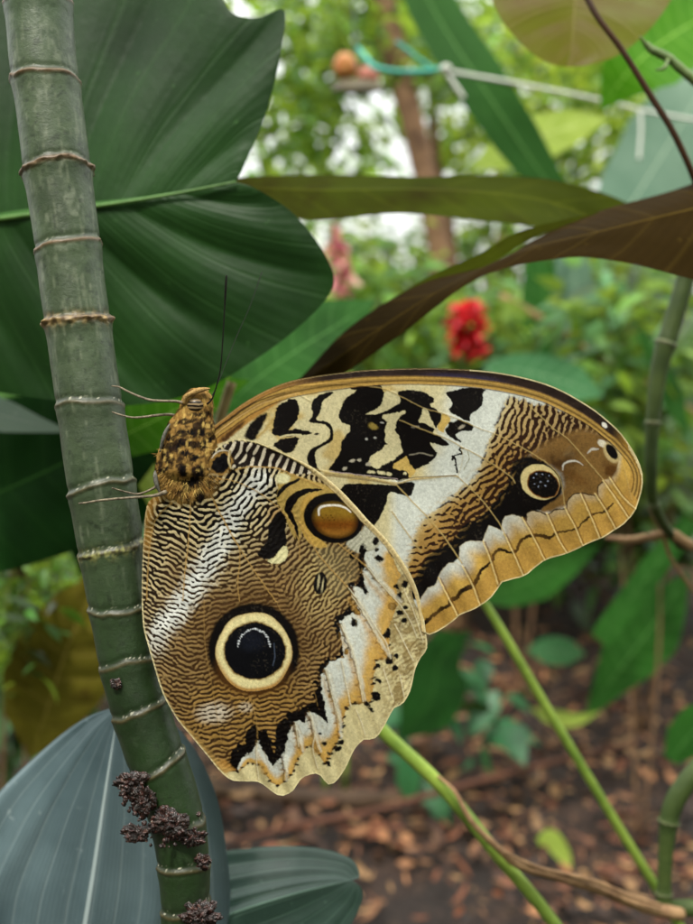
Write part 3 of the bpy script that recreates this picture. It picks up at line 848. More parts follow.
    Rb = [(238.5, 771), (244, 766), (250, 762), (256, 764), (262, 765), (266, 774), (271, 782), (278, 785), (284, 782), (290, 777), (294, 770), (297, 762), (299.5, 755), (305, 748), (310.7, 744), (316, 749), (320, 755), (325.7, 763),
          (330, 755), (335, 746), (339, 737), (342, 723), (345, 710), (348, 705), (353.6, 702), (362, 700), (371, 700.5), (373, 686), (374, 672), (376, 660), (383, 658), (390.5, 655), (389, 642), (388, 631), (393, 616), (399, 600), (395, 587), (400, 575), (396, 565), (391, 556)]
    band = Lb + Rb
    teeth = 1.3 * fbm(X, Y, 3.6, 65, 2) + 0.8
    db = p.sdist(band, full, 1.6) + teeth * sstep(8, 0, np.abs(p.dist_line(Lb, full, 0)[0]))
    lowm = sstep(660, 720, Y)
    dL, _, tl = p.dist_line(Lb, full, 1.0)
    dR, _, _ = p.dist_line(Rb, full, 1.0)
    # black jagged surround on the inner side
    jag = fbm(X, Y, 4.5, 61, 2)
    outside = (db > 0)
    insideR = p.sdist(Lb + [(236, 700), (280, 640), (300, 560), (350, 530)], full, 0.0) < 2
    blk = sstep(1.0, -1.0, dL - (3.0 + 7.5 * lowm * sstep(345, 320, X) + 5.5 * jag)) * outside * (dL < dR + 6) * (X < 372)
    blk *= np.where(sstep(0.1, 0.4, jag + 0.55 + 0.4 * lowm) > 0, sstep(-0.25, 0.1, jag + 0.05 + 0.8 * lowm * sstep(345, 325, X)), 0)
    p.C = p.C * (1 - blk[..., None]) + BLK * blk[..., None]
    # margin beyond the band
    mar = Rb + [(405, 560), (415, 575), (425, 605), (432, 650), (418, 700), (380, 745), (330, 800), (280, 805), (230, 790), (225, 772)]
    dm = p.sdist(mar, full, 0.6)
    am = sstep(0.8, -0.8, dm)
    mc = H('#d2c596', K)
    p.C = p.C * (1 - am[..., None]) + mc * am[..., None]
    mott = am * sstep(-0.1, 0.35, fbm(X, Y, 7, 71)) * sstep(372, 398, X) * 0.75
    p.C = p.C * (1 - mott[..., None]) + H('#8c7444', K) * mott[..., None]
    mottg = am * sstep(0.0, 0.4, fbm(X, Y, 5, 73)) * sstep(388, 400, X) * sstep(660, 620, Y) * 0.5
    p.C = p.C * (1 - mottg[..., None]) + H('#6f6250', K) * mottg[..., None]
    ph_m = ((X * 0.55 + Y * 0.83) + 3 * fbm(X, Y, 12, 75)) / 4.6
    RM = p.gabor(ph_m, np.full(X.shape, 4.6), 1.3, .35, 1.8, 21, (am > .1) & (X > 370), .4)
    gm = am * sstep(0.0, 0.5, RM) * sstep(366, 396, X) * (.35 + .35 * sstep(0, .4, fbm(X, Y, 12, 78)))
    p.C = p.C * (1 - gm[..., None]) + H('#6c5430') * gm[..., None]
    gm = am * sstep(0.1, 0.8, np.sin((X * .86 - Y * .35) / 2.6 + 2 * fbm(X, Y, 14, 79))) * .28
    p.C = p.C * (1 - gm[..., None]) + H('#94804e', K) * gm[..., None]
    # the band itself: white on the inner side, amber on the outer side
    tb = dL / (dL + dR + 1e-6)
    flame = WHT * np.ones(X.shape + (1,))
    am2 = sstep(0.42, 0.78, tb + 0.12 * fbm(X, Y, 10, 15))
    flame = flame * (1 - am2[..., None]) + H('#caa256', K) * am2[..., None]
    am3 = sstep(0.82, 0.98, tb)
    flame = flame * (1 - 0.5 * am3[..., None]) + H('#a87c38', K) * 0.5 * am3[..., None]
    ab = sstep(0.7, -0.7, db)
    p.C = p.C * (1 - ab[..., None]) + flame * ab[..., None]
    # amber in the left foot
    p.poly([(222, 757), (232, 766), (238, 770), (228, 772), (218, 763)], H('#b58440', K), 1, 1.5, op=.8)
    p.poly([(176, 716), (186, 722), (205, 744), (222, 764), (233, 770), (226, 776), (210, 762), (195, 742)], H('#c09a58', K), 2, 3, op=.7)
    # black dashes between flame and margin
    r = np.random.RandomState(7)
    q = densify_open(Rb[:34], 3)
    k = 0
    while k < len(q):
        x, y = q[k]
        p.ell(x + r.uniform(-.6, .6), y + r.uniform(-.6, .6), r.uniform(1.3, 2.6) * (1.35 if 325 < x < 376 else 1), r.uniform(0.9, 1.6), r.uniform(-40, 20), H('#24150c'), 0.9)
        k += r.randint(2, 4)
    for x, y, rx, ry, an in ((380, 703.5, 0, 0, 0), (376, 695, 4.6, 5, 0), (357, 701, 5, 2, 0), (366, 702, 4, 2.2, 30), (371, 708, 4, 1.8, 45), (389, 660, 4, 4.5, 0), (395, 668, 3, 3.4, 0), (396, 656, 2.6, 3, 0), (387, 633, 3, 6, 20), (379, 680, 3.4, 2, 30),
                             (400, 612, 3.6, 3, 0), (404, 620, 3.4, 2.6, 0), (392, 606, 3.8, 3.6, 0), (405, 584, 3, 4, 20), (396, 587, 2.8, 2.2, 0), (379, 558, 4.2, 3.4, 0), (376, 541, 3, 4, 0), (377, 549, 2.4, 2, 0), (405, 607, 2.6, 2, 0), (399, 595, 2.2, 4.5, 10),
                             (378, 665, 3, 2.2, 0), (341, 741, 3.6, 2.6, -30), (338, 748, 4.2, 2.2, -35), (343, 725, 3, 1.8, -20), (328, 762, 3.4, 1.8, 50), (352, 556, 2.6, 3.4, 20), (362, 547, 3.6, 2.2, -60), (363, 566, 3.0, 6.5, 12), (361, 584, 3.6, 4.4, -20),
                             (365, 591, 2, 3, 0), (350, 608, 2.4, 3.6, 0), (354, 622, 3, 5, -20), (346, 650, 2.2, 3, 0), (330, 693, 1.8, 3.2, 0), (324, 742, 2.4, 2, 20), (320, 732, 2, 1.6, 0), (329, 752, 2, 1.5, 0)):
        if rx: p.ell(x, y, rx, ry, an, BLK, 1.6, 0.7)
    for v in ([(352, 598), (366, 618), (378, 640), (386, 654)], [(343, 632), (352, 652), (359, 676), (364, 697)], [(327, 675), (333, 695), (341, 716), (338, 732)], [(312, 714), (316, 730), (320, 748)], [(297, 724), (301, 738), (303, 748)],
              [(366, 570), (380, 590), (394, 604)], [(262, 750), (268, 768)]):
        p.line([(a - 3.5, b + 1.5) for a, b in v], [1.0] + [4.5] * (len(v) - 2) + [8.0], H('#bd8f42', K), 1.5, 3.0, 0.6)
        p.line([(a + 1.6, b - .5) for a, b in v], 1.0, H('#6e4c22'), 0.8, 1.2, 0.5)
    for v in ([(351, 588), (358, 604), (368, 622), (378, 642), (387, 656)], [(340, 624), (346, 640), (352, 658), (358, 680), (362, 699)], [(324, 668), (329, 682), (333, 700), (337, 720), (338, 736)], [(306, 712), (311, 722), (313, 736), (318, 750)],
              [(363, 560), (374, 576), (388, 592), (398, 602)], [(294, 722), (297, 734), (300, 750)], [(282, 756), (284, 768), (284, 780)]):
        p.line(v, [3.2, 2.2, 1.2] + [.7] * (len(v) - 3), H('#4a3018'), 1.8, 0.9, .8)
        q = densify_open(v, 4)
        for kk_ in range(0, len(q), 3):
            p.ell(q[kk_][0] - 1.5, q[kk_][1], 2.2, 0.9, -15, BLK if kk_ < len(q) * .45 else H('#8a6430'), 1.4, .7, .85)
        p.line([(a + 3.2, b - 0.5) for a, b in v], [2.0] + [3.4] * (len(v) - 2) + [2.0], H('#d8d6c6', K), 1.2, 1.4, .7)
    wv2 = ab * sstep(0.0, 0.5, fbm(X * 1.4 - Y * .7, Y * .5 + X * .8, 3.2, 68, 2)) * .25
    p.C = p.C * (1 - wv2[..., None]) + H('#a89468', K) * wv2[..., None]
    # ---- folds and veins of the band and margin
    fold = H('#e6dec0', K)
    for v, w_ in (([(366, 565), (382, 585), (398, 602), (410, 620), (417, 637)], 1.5), ([(348, 587), (364, 608), (376, 627), (386, 642), (391, 658)], 1.5), ([(352, 596), (366, 616), (376, 635)], 1.2), ([(395, 624), (405, 644), (413, 660)], 1.4),
                  ([(383, 668), (388, 682), (392, 696)], 1.4), ([(400, 674), (404, 696)], 1.2), ([(341, 624), (352, 648), (358, 672), (363, 700)], 1.4), ([(342, 660), (347, 685), (351, 704)], 1.4), ([(356, 708), (362, 722), (365, 733)], 1.2),
                  ([(326, 668), (333, 695), (340, 720)], 1.0), ([(310, 710), (315, 730), (313, 748), (318, 768)], 1.2), ([(258, 740), (257, 760), (259, 779)], 1.2), ([(296, 722), (299, 745)], 1.0), ([(404, 590), (414, 612), (423, 640)], 1.0)):
        p.line([(a - 0.9, b) for a, b in v], 2.2, H('#8d7240', K), 0.3, 1.2, 0.45)
        p.line(v, w_ * .75, fold, 0.5, 0.6, 0.7, h=0.45)
    vein = H('#b08b4e', K)
    for v, w_, o_ in (([(192, 488), (191, 505), (190, 528), (188, 550), (185, 580), (184, 600)], 1.3, .9), ([(206, 484), (214, 500), (223, 518), (232, 534), (240, 548)], 1.8, .95), ([(240, 548), (240, 565), (238, 580), (240, 600)], 1.2, .8), ([(240, 548), (256, 572), (277, 601)], 1.3, .85),
                      ([(186, 492), (172, 503), (157, 518), (151, 538), (148, 570), (147, 600)], 1.4, .85), ([(236, 470), (250, 467), (276, 468), (292, 474), (310, 482), (324, 489)], 1.5, .9), ([(222, 478), (248, 486), (277, 506), (292, 525), (299, 543), (300, 560)], 1.2, .8),
                      ([(292, 511), (304, 530), (317, 552), (332, 570), (348, 587)], 1.5, .9), ([(336, 541), (350, 553), (366, 566)], 1.4, .9), ([(277, 601), (296, 640), (312, 680), (318, 704)], 1.0, .4), ([(250, 695), (256, 715), (258, 737)], 1.4, .5),
                      ([(205, 600), (206, 640), (214, 690), (222, 740)], 1.2, .35)):
        p.line(v, w_ * .85, vein, 0.6, 0.6, o_ * .9, h=0.35)
    # ---- black mark with its cream heart
    p.poly(Z(230, 450, 6.93, [(330, 425), (372, 430), (392, 500), (382, 580), (405, 650), (350, 690), (270, 765), (185, 725), (225, 672), (275, 610), (258, 520), (300, 480)]), BLK, 1.6)
    p.poly(Z(230, 450, 6.93, [(392, 648), (408, 715), (368, 782), (300, 788), (252, 758), (315, 740), (340, 692)]), H('#d5cd9c', K), 0.8)
    p.ell(320.5, 583, 6.6, 11, 5, BLK, 0.8)
    p.ell(318.6, 581, 1.0, 6.5, 6, H('#b7ab84', K), 0.8); p.ell(322.6, 585, 0.9, 5.5, 6, H('#b7ab84', K), 0.8)
    # ---- small eye
    p.ell(333.5, 518, 30, 24.6, 14, BLK, 0.5)
    sl = p.win([(300, 490), (366, 545)], 2)
    Xs, Ys = X[sl] - 335, Y[sl] - 519.5
    rr = np.hypot((Xs * .97 + Ys * .24) / 23.2, (Ys * .97 - Xs * .24) / 18.2)
    c = H('#8a6a20', K) + (H('#6e3c0c') - H('#8a6a20', K)) * sstep(-8, 6, Ys)[..., None]
    c = c + (H('#a8752c', K) - c) * (sstep(4, 16, Ys) * 0.7)[..., None]
    c = c * (1 - 0.75 * sstep(0.72, 1.0, rr)[..., None])
    a_ = sstep(1.05, 0.97, rr)
    p.C[sl] = p.C[sl] * (1 - a_[..., None]) + c * a_[..., None]
    p.line([(319, 515), (319, 509.5), (322, 506.5), (330, 505), (339, 505.5), (346, 508), (351, 512)], [1.4, 2.2, 2.4, 2.0, 2.0, 1.6, 0.8], H('#e8e2d6', K), 0.3, 0.7)
    for i in range(9):
        p.ell(321 + i * 1.7, 515 + (i % 3) * 2.4, 0.7, 0.7, 0, H('#3c2006'), 0.5, 0.4, 0.7)
    # ---- great eye
    p.ell(254.5, 647.5, 45.5, 45.5, 0, BLK, 1.2, 2.2)
    p.ell(253, 668, 36, 27, 0, H('#5c3a16'), 1.2, 5, 0.6)
    oc = [(254.6 + 37.4 * math.cos(a) * (1 + .02 * math.cos(6 * a)), 650.6 + 39.0 * math.sin(a) * (1 + .018 * math.cos(6 * a + 1))) for a in np.linspace(0, 2 * np.pi, 40, endpoint=False)]
    p.poly(oc, H('#e4d7a0', K), 0.5, 0.9)
    dd = p.sdist(oc, full)
    rim = sstep(-4.5, -0.6, dd) * (dd < 0.6) * (0.25 + 0.75 * sstep(640, 690, Y))
    p.C = p.C * (1 - rim[..., None]) + H('#b58848', K) * rim[..., None]
    p.ell(255.6, 649.6, 31.4, 29.2, 0, H('#8a7040'), 1.2, 1.4)
    p.ell(255.6, 649.6, 30.2, 28, 0, H('#08080c'), 0.9, 0.7)
    flat = np.maximum(sstep(48, 42, np.hypot(X - 254.5, Y - 648)), np.maximum(sstep(1.1, 0.95, np.hypot((X - 333) / 30, (Y - 518) / 25)), np.maximum(ab, am)))
    p.h *= 1 - flat * (p.h < 0.7)
    bl = sstep(1.0, 0.3, np.hypot((X - 252) / 20, (Y - 640) / 15)) * 0.2
    p.C = p.C * (1 - bl[..., None]) + H('#232a3c') * bl[..., None]
    arc = [(238.5, 645), (240, 639), (243, 634), (246.5, 630.5), (251, 628.6), (256, 628), (260, 628.8), (264, 631), (267, 635), (269.5, 640), (270.5, 645)]
    q = densify_open(arc, 2)
    for i, (x, y) in enumerate(q):
        p.ell(x, y, 0.5 + 0.8 * ((i * 7) % 3) / 2, 0.75, 0, H('#e8ecf4', K), 1.0, 0.6, 0.85)
    p.line([(274.6, 642), (275.4, 655), (273.5, 664)], 1.0, H('#4a5468'), 0.2, 0.6, 0.7)
    # ---- black oval at the wing root, leading-edge fold
    p.ell(222, 463, 13, 11, -50, H('#94713a', K), 2.5, 2.0)
    p.ell(222, 463.5, 10.4, 7.8, -50, H('#0e0c0e'), 1.6)
    p.line([(213, 458), (217, 453), (223, 450.5), (229, 451)], [0.6, 1.2, 1.2, .6], H('#d8d2c4', K), 0.3)
    p.line([(231, 451), (229.5, 460), (231.5, 468)], 2.0, H('#cdb989', K), 0.3, h=1)
    bandc = sstep(0.2, 1.0, np.abs(p.outline_sd)) * 0
    edge = densify_open(HIND[57:77], 3)
    de, _, te = p.dist_line(edge, full, 0.3)
    wcost = np.interp(X, [230, 290, 330, 400, 430], [1.2, 2.2, 6, 5.5, 3.0])
    ac = sstep(wcost + 0.6, wcost - 0.6, de)
    cc = H('#cdb684', K) * (0.85 + 0.25 * sstep(0.5, 2.5, de)[..., None])
    p.C = p.C * (1 - ac[..., None]) + cc * ac[..., None]
    p.h += 1.6 * ac * np.exp(-((de - 2) / 2.4) ** 2)
    dk = sstep(.8, 0, np.abs(de - wcost - .3)) * .45 * (X > 300)
    p.C = p.C * (1 - dk[..., None]) + H('#5a4426') * dk[..., None]
    # rim
    rm = sstep(1.9, 0.8, np.abs(p.outline_sd)) * (1 - (X < 150) * (Y < 600) * 0.6) * (0.75 + 0.3 * fbm(X, Y, 12, 198)) * (1 - (X < 216) * (Y < 505))
    ec = EDGE
    p.C = p.C * (1 - rm[..., None]) + ec * rm[..., None]
    g = 1 + 0.22 * fbm(X, Y, 1.7, 211, 2) + 0.08 * fbm(X, Y, 14, 212, 2)
    du = sstep(0.45, 0.8, fbm(X, Y, 1.5, 231, 1)) * sstep(-0.2, 0.5, fbm(X, Y, 30, 232, 2))
    p.C = np.clip(p.C * g[..., None] + 0.035 * du[..., None] * H('#c8b8a0'), 0.002, 1)
    # pleats of the outer margin: soft ridges running to the edge
    return p, out


def paint_body(step):
    p = Paint(140, 375, 235, 620, step, H('#94723c', K))
    X, Y = p.X, p.Y
    p.jx *= 1.5; p.jy *= 1.5
    v = fbm(X, Y, 9, 301)
    a = sstep(0.0, 0.5, v) * .6
    p.C = p.C * (1 - a[..., None]) + H('#7a5426', K) * a[..., None]
    a = sstep(0.18, 0.42, fbm(X, Y, 7, 305)) * .9
    p.C = p.C * (1 - a[..., None]) + H('#140c07') * a[..., None]
    D = H('#0a0707')
    for a_, b_, rx, ry, an in ((360, 90, 48, 26, -15), (285, 145, 36, 26, -20), (375, 180, 46, 14, 8), (450, 215, 42, 20, -22), (200, 190, 32, 20, -20), (345, 305, 28, 46, 0), (465, 320, 40, 34, 0), (405, 395, 58, 30, -22),
                               (270, 365, 46, 16, 20), (200, 305, 48, 18, -18), (470, 500, 32, 56, 0), (500, 110, 30, 36, 20), (175, 105, 20, 40, 0), (250, 60, 34, 16, -30), (560, 60, 40, 18, -45), (420, 30, 36, 18, 10),
                               (300, 455, 40, 12, 0), (120, 260, 14, 8, 0), (330, 10, 40, 16, -10), (480, 10, 30, 20, 0), (250, 250, 26, 10, 10), (540, 300, 20, 10, 50)):
        p.ell(140 + a_ / 7.7, 430 + b_ / 7.7, rx / 6.3, ry / 6.3, an, D, 1.8, 0.8)
    for a_, b_, rx, ry, an in ((345, 535, 34, 8, 0), (300, 560, 46, 9, -10), (370, 570, 34, 8, 10), (310, 600, 52, 9, -14), (260, 640, 38, 12, -20), (330, 640, 30, 12, 10), (240, 690, 24, 10, -10), (400, 545, 8, 26, 20), (215, 620, 10, 30, 12)):
        p.ell(100 + a_ / 3.465, 260 + b_ / 3.465, rx / 3.465, ry / 3.465, an, D, 1.2, 0.8, .9)
    fs = sstep(0.12, 0.3, fbm(X * 1.2 - Y * .5, Y * .45 + X * .3, 3.0, 335, 2)) * 0.6
    p.C = p.C * (1 - fs[..., None]) + H('#2c1c10') * fs[..., None]
    lt = sstep(0.2, 0.45, fbm(X * 1.3, Y, 5, 330)) * 0.6
    p.C = p.C * (1 - lt[..., None]) + H('#d9b566', K) * lt[..., None]
    return p


def bilin(p, x, y):
    fx = np.clip((x - p.x0) / p.step, 0, p.X.shape[1] - 1.001); fy = np.clip((y - p.y0) / p.step, 0, p.X.shape[0] - 1.001)
    i = fy.astype(int); j = fx.astype(int); fx = (fx - j)[:, None]; fy = (fy - i)[:, None]
    return (p.C[i, j] * (1 - fx) * (1 - fy) + p.C[i, j + 1] * fx * (1 - fy) + p.C[i + 1, j] * (1 - fx) * fy + p.C[i + 1, j + 1] * fx * fy)


WING = wing_mat()


def build_butterfly():
    t = thing('owl_butterfly', P(186, 470, 0.2), 'brown owl butterfly with folded wings and two eyespots perched beside the cane', 'butterfly')
    pf, of = paint_fore(0.6)
    ph_, oh = paint_hind(0.6)

    def df(x, y):      # the forewing: flat, slightly cambered, a little behind the hindwing
        return (0.0006 + 0.0012 * ((x - 420) / 230) ** 2 + 0.0004 * np.sin(x / 37 + y / 51)
                + 0.0003 * np.sin(np.arctan2(x - 215, y - 300) * 16) * np.clip((x - 240) / 200, 0, 1.2) + 0.0002 * np.sin((x * 0.86 + y * -0.5) / 3.4) * sstep(520, 620, y + 0.35 * (x - 430)) - 0.0012 * sstep(260, 210, x))

    def dh(x, y):
        m = sstep(690, 790, y) + sstep(385, 425, x)
        return (-0.0012 + 0.0010 * ((x - 250) / 150) ** 2 + 0.0005 * np.sin(y / 41 + 1) + 0.00026 * m * np.sin((x * 0.86 - y * 0.40) / 3.0) + 0.00035 * np.sin(np.arctan2(x - 208, y - 452) * 10) * np.clip(np.hypot(x - 208, y - 452) / 150, 0, 1.3) - 0.0003 * sstep(250, 200, x) * sstep(520, 470, y))
    pf.mesh(of, 'forewing', WING, t, df, 0.2)
    ph_.mesh(oh, 'hindwing', WING, t, dh, 0.2)
    # the far pair, seen past the edges
    sh = (-1.2, 0.6)
    for nm, pp, oo, fn, dx, dy in (('forewing', pf, of, df, -1.0, 1.2), ('hindwing', ph_, oh, dh, 1.8, -0.8)):
        o2 = oo + np.array((dx, dy))
        sd = pp.outline_sd
        pp.X = pp.X + dx; pp.Y = pp.Y + dy
        pp.mesh(o2, nm, WING, t, lambda x, y, fn=fn: -fn(x, y) * 0.5, 0.2032, thin=3, mirror=-1)
        pp.X = pp.X - dx; pp.Y = pp.Y - dy
    # ---- body: one continuous lofted surface
    pb = paint_body(0.5)
    ring = [(163, 602, 1), (165, 590, 5), (167, 560, 9), (169, 530, 9), (176, 512, 13), (184.5, 498, 27), (186, 480, 32.5), (187.5, 458, 31.5), (189, 440, 28), (191.5, 427, 24), (193.5, 417, 19.5),
            (195, 411, 17.5), (196, 404, 16.5), (197, 397, 14.5), (197.5, 391, 10), (198, 388, 4), (198, 387, 1)]
    s = spline(ring, 230)
    n, k = len(s), 150
    thv = np.linspace(0, 2 * np.pi, k, endpoint=False)
    T = np.gradient(s[:, :2], axis=0); T /= np.linalg.norm(T, axis=1)[:, None]
    Nn = np.stack([-T[:, 1], T[:, 0]], 1)
    rad = np.maximum(s[:, 2], 0.3)
    X = s[:, 0, None] + Nn[:, 0, None] * rad[:, None] * np.cos(thv); Y = s[:, 1, None] + Nn[:, 1, None] * rad[:, None] * np.cos(thv)
    Dp = np.sin(thv)[None] * rad[:, None] * (0.62 - 0.36 * sstep(470, 488, s[:, 1]))[:, None]
    bump_ = fbm(X, Y + Dp, 6.5, 401, 3) * 1.2 + fbm(X + Dp, Y, 2.4, 409, 2) * 0.5
    f = 1 + bump_ / np.maximum(rad[:, None], 6)
    X = s[:, 0, None] + (X - s[:, 0, None]) * f; Y = s[:, 1, None] + (Y - s[:, 1, None]) * f; Dp = Dp * f
    V = P(X.ravel(), Y.ravel(), 0.2) + (Dp.ravel() * 0.0002 + 0.0014)[:, None] * FW
    C = bilin(pb, X.ravel(), Y.ravel())
    furm, tt, bb = nodes_of('body_fur')
    a = N(tt, 'ShaderNodeVertexColor', layer_name='Col')
    tt.links.new(a.outputs[0], bb.inputs['Base Color']); bb.inputs['Roughness'].default_value = 0.75; bb.inputs['Specular IOR Level'].default_value = 0.08
    bump(tt, bb, noise(tt, 3000, 4), 0.6, 0.0002)
    body = mesh('body', V, grid_faces(n, k, True), furm, t, col=np.clip(C, 0, 1))
    # fur: short tapered hairs lying back along the body
    r = np.random.RandomState(3)
    m = 16000
    ii = r.randint(60, n - 8, m); jj = r.randint(0, k, m)
    Vg = V.reshape(n, k, 3)
    base = Vg[ii, jj]
    cen = P(s[ii, 0], s[ii, 1], 0.2) + 0.0014 * FW
    nr = base - cen; nr /= np.linalg.norm(nr, axis=1)[:, None] + 1e-9
    tg = Vg[np.maximum(ii - 6, 0), jj] - base; tg /= np.linalg.norm(tg, axis=1)[:, None] + 1e-9
    dirn = tg * 1.0 + nr * r.uniform(0.05, 0.45, m)[:, None] + r.randn(m, 3) * 0.25
    dirn /= np.linalg.norm(dirn, axis=1)[:, None]
    L = r.uniform(2, 7, m)[:, None] * 0.0002
    side = np.cross(dirn, nr); side /= np.linalg.norm(side, axis=1)[:, None] + 1e-9
    wv = 0.000045
    A = base - nr * 0.0001
    VV = np.stack([A - side * wv, A + side * wv, A + dirn * L * .6 + side * wv * .6 - nr * L * .05, A + dirn * L * .6 - side * wv * .6 - nr * L * .05, A + dirn * L - nr * L * .12], 1).reshape(-1, 3)
    b5 = np.arange(m)[:, None] * 5
    cf = np.repeat(C.reshape(n, k, 3)[ii, jj] * r.uniform(0.75, 1.25, m)[:, None], 5, 0)
    mesh('fur', VV, [np.hstack([b5, b5 + 1, b5 + 2, b5 + 3]), np.hstack([b5 + 3, b5 + 2, b5 + 4])], furm, t, col=np.clip(cf, 0, 1))
    m = 2600
    tx = r.uniform(160, 221, m); ty = r.uniform(440, 497, m)
    kp = (((tx - 187) / 34) ** 2 + ((ty - 470) / 27) ** 2 < 1.0) & (((tx - 187) / 27) ** 2 + ((ty - 462) / 20) ** 2 > 1.0) & (ty > 446) & (np.hypot(tx - 222, ty - 463) > 14)
    tx, ty = tx[kp], ty[kp]; m = len(tx)
    A = P(tx, ty, 0.2) - (0.0016 - 0.0006 * r.rand(m))[:, None] * FW
    dx = tx - 189; dy = ty - 452; ll_ = np.hypot(dx, dy) + 1e-6
    dirn = (dx / ll_ + r.randn(m) * .3)[:, None] * RT - (dy / ll_ + r.randn(m) * .3)[:, None] * UP - (0.15 + .3 * r.rand(m))[:, None] * FW
    dirn /= np.linalg.norm(dirn, axis=1)[:, None]
    L = r.uniform(4, 10, m)[:, None] * 0.0002
    side = np.cross(dirn, FW); side /= np.linalg.norm(side, axis=1)[:, None]
    wv = 0.00005
    VV = np.stack([A - side * wv, A + side * wv, A + dirn * L * .6 + side * wv * .6, A + dirn * L * .6 - side * wv * .6, A + dirn * L + FW * L * .2], 1).reshape(-1, 3)
    b5 = np.arange(m)[:, None] * 5
    cf = bilin(pb, tx, ty) * r.uniform(.6, 1.5, m)[:, None]
    mesh('fur', VV, [np.hstack([b5, b5 + 1, b5 + 2, b5 + 3]), np.hstack([b5 + 3, b5 + 2, b5 + 4])], furm, t, col=np.clip(np.repeat(cf, 5, 0), 0, 1))
    # ---- eye, palps, antennae, legs
    eye_m, te, be = nodes_of('eye_striped')
    wvt = N(te, 'ShaderNodeTexWave', i_Scale=420.0, i_Distortion=3.0); wvt.bands_direction = 'Z'; te.links.new(N(te, 'ShaderNodeTexCoord').outputs['Object'], wvt.inputs[0])
    te.links.new(ramp(te, wvt.outputs['Fac'], [(.35, H('#1c120b')), (.7, H('#8a7456'))]), be.inputs['Base Color']); be.inputs['Roughness'].default_value = .3; be.inputs['Specular IOR Level'].default_value = .3
    th_, ph2 = np.meshgrid(np.linspace(0, np.pi, 24), np.linspace(0, 2 * np.pi, 32, endpoint=False), indexing='ij')
    for sgn in (-1, 1):
        ex = 195.5 + 8.2 * np.sin(th_) * np.cos(ph2); ey = 405.5 + 7 * np.sin(th_) * np.sin(ph2); ed = 4.6 * np.cos(th_)
        Ve = P(ex.ravel(), ey.ravel(), 0.2) + ((ed.ravel() + sgn * 8.6) * 0.0002 + 0.0014)[:, None] * FW
        mesh('eye', Ve, grid_faces(24, 32, True), eye_m, t)
    palp_m = simple_mat('palp_fur', H('#7a5524'), H('#c9a564', K), 2500, 0.7, 0.5)
    tube('palp', [(184, 404, .1994), (186, 397, .199), (195, 392, .1988), (203, 389.5, .199), (210, 388.5, .1993)], [1.5, 2.4, 2.8, 2.2, 0.6], palp_m, t, 8, 24)
    tube('palp', [(188, 403, .2014), (192, 396, .2012), (200, 391, .2012), (209, 391, .2014)], [1.5, 2.4, 2.2, 0.6], palp_m, t, 8, 24)
    ant_m = simple_mat('antenna_black', H('#080605'), H('#17110c'), 900, 0.6, 0.2, .15)
    tube('antenna', [(207, 404, .1996), (212, 399, .1995), (217, 384, .1992), (220.5, 368, .199), (222.5, 344, .1985), (224.5, 310, .198), (225.7, 288, .1975), (226.5, 275, .1973)], [1.1, 0.75, 0.7, 0.65, 0.65, 0.75, 1.2, 0.9], ant_m, t, 8, 60)
    tube('antenna', [(206, 403, .202), (214, 392, .206), (224, 368, .212), (236, 338, .219), (250, 306, .226), (262, 272, .232)], [.7, .4, .32, .3, .3, .5], ant_m, t, 8, 60)
    leg_m = simple_mat('leg_grey', H('#3c3026'), H('#9c8e76', K), 1500, 0.6, 0.4)
    for pts, rr_ in (([(186, 404, .2), (177, 401.5, .1992), (163, 401, .199), (150, 400, .199), (138, 396, .1992), (127, 391, .1996), (119, 387, .2), (112, 386, .2012)], [1.8, 1.5, 1.3, 1.3, 1.1, 1.0, .9, .7]),
                     ([(176, 416, .2016), (168, 414.5, .2012), (155, 415.5, .2008), (144, 417, .2004), (132, 417.5, .2), (121, 415, .2), (112, 412, .2)], [1.8, 1.4, 1.3, 1.2, 1, .9, .7]),
                     ([(166, 492, .1984), (155, 495.5, .1966), (140, 497, .1956), (120, 498.5, .195), (100, 500.5, .195), (88, 502.5, .1955), (79, 503.5, .197)], [2.4, 1.7, 1.3, 1.2, 1.2, 1.0, .8]),
                     ([(160, 484, .2014), (150, 490, .2008), (138, 494, .2), (126, 492, .1988), (112, 488, .197)], [1.6, 1.2, 1.0, .9, .7])):
        tube('leg', pts, rr_, leg_m, t, 8, 40)
    cox = simple_mat('coxa_grey', H('#38332c'), H('#7c7a70', K), 1400, 0.5, 0.4, 0.2)
    tube('leg_joint', [(155, 471, .1988), (155.2, 476, .1975), (156.5, 484, .1972), (159.5, 492, .1975)], [0.8, 2.2, 2.2, 1.0], cox, t, 10, 20)
    tube('leg_joint', [(170, 424, .199), (166, 431, .1985), (162.5, 441, .1985), (160, 452, .199)], [.8, 1.8, 1.8, .8], cox, t, 10, 20)
    return t


build_butterfly()

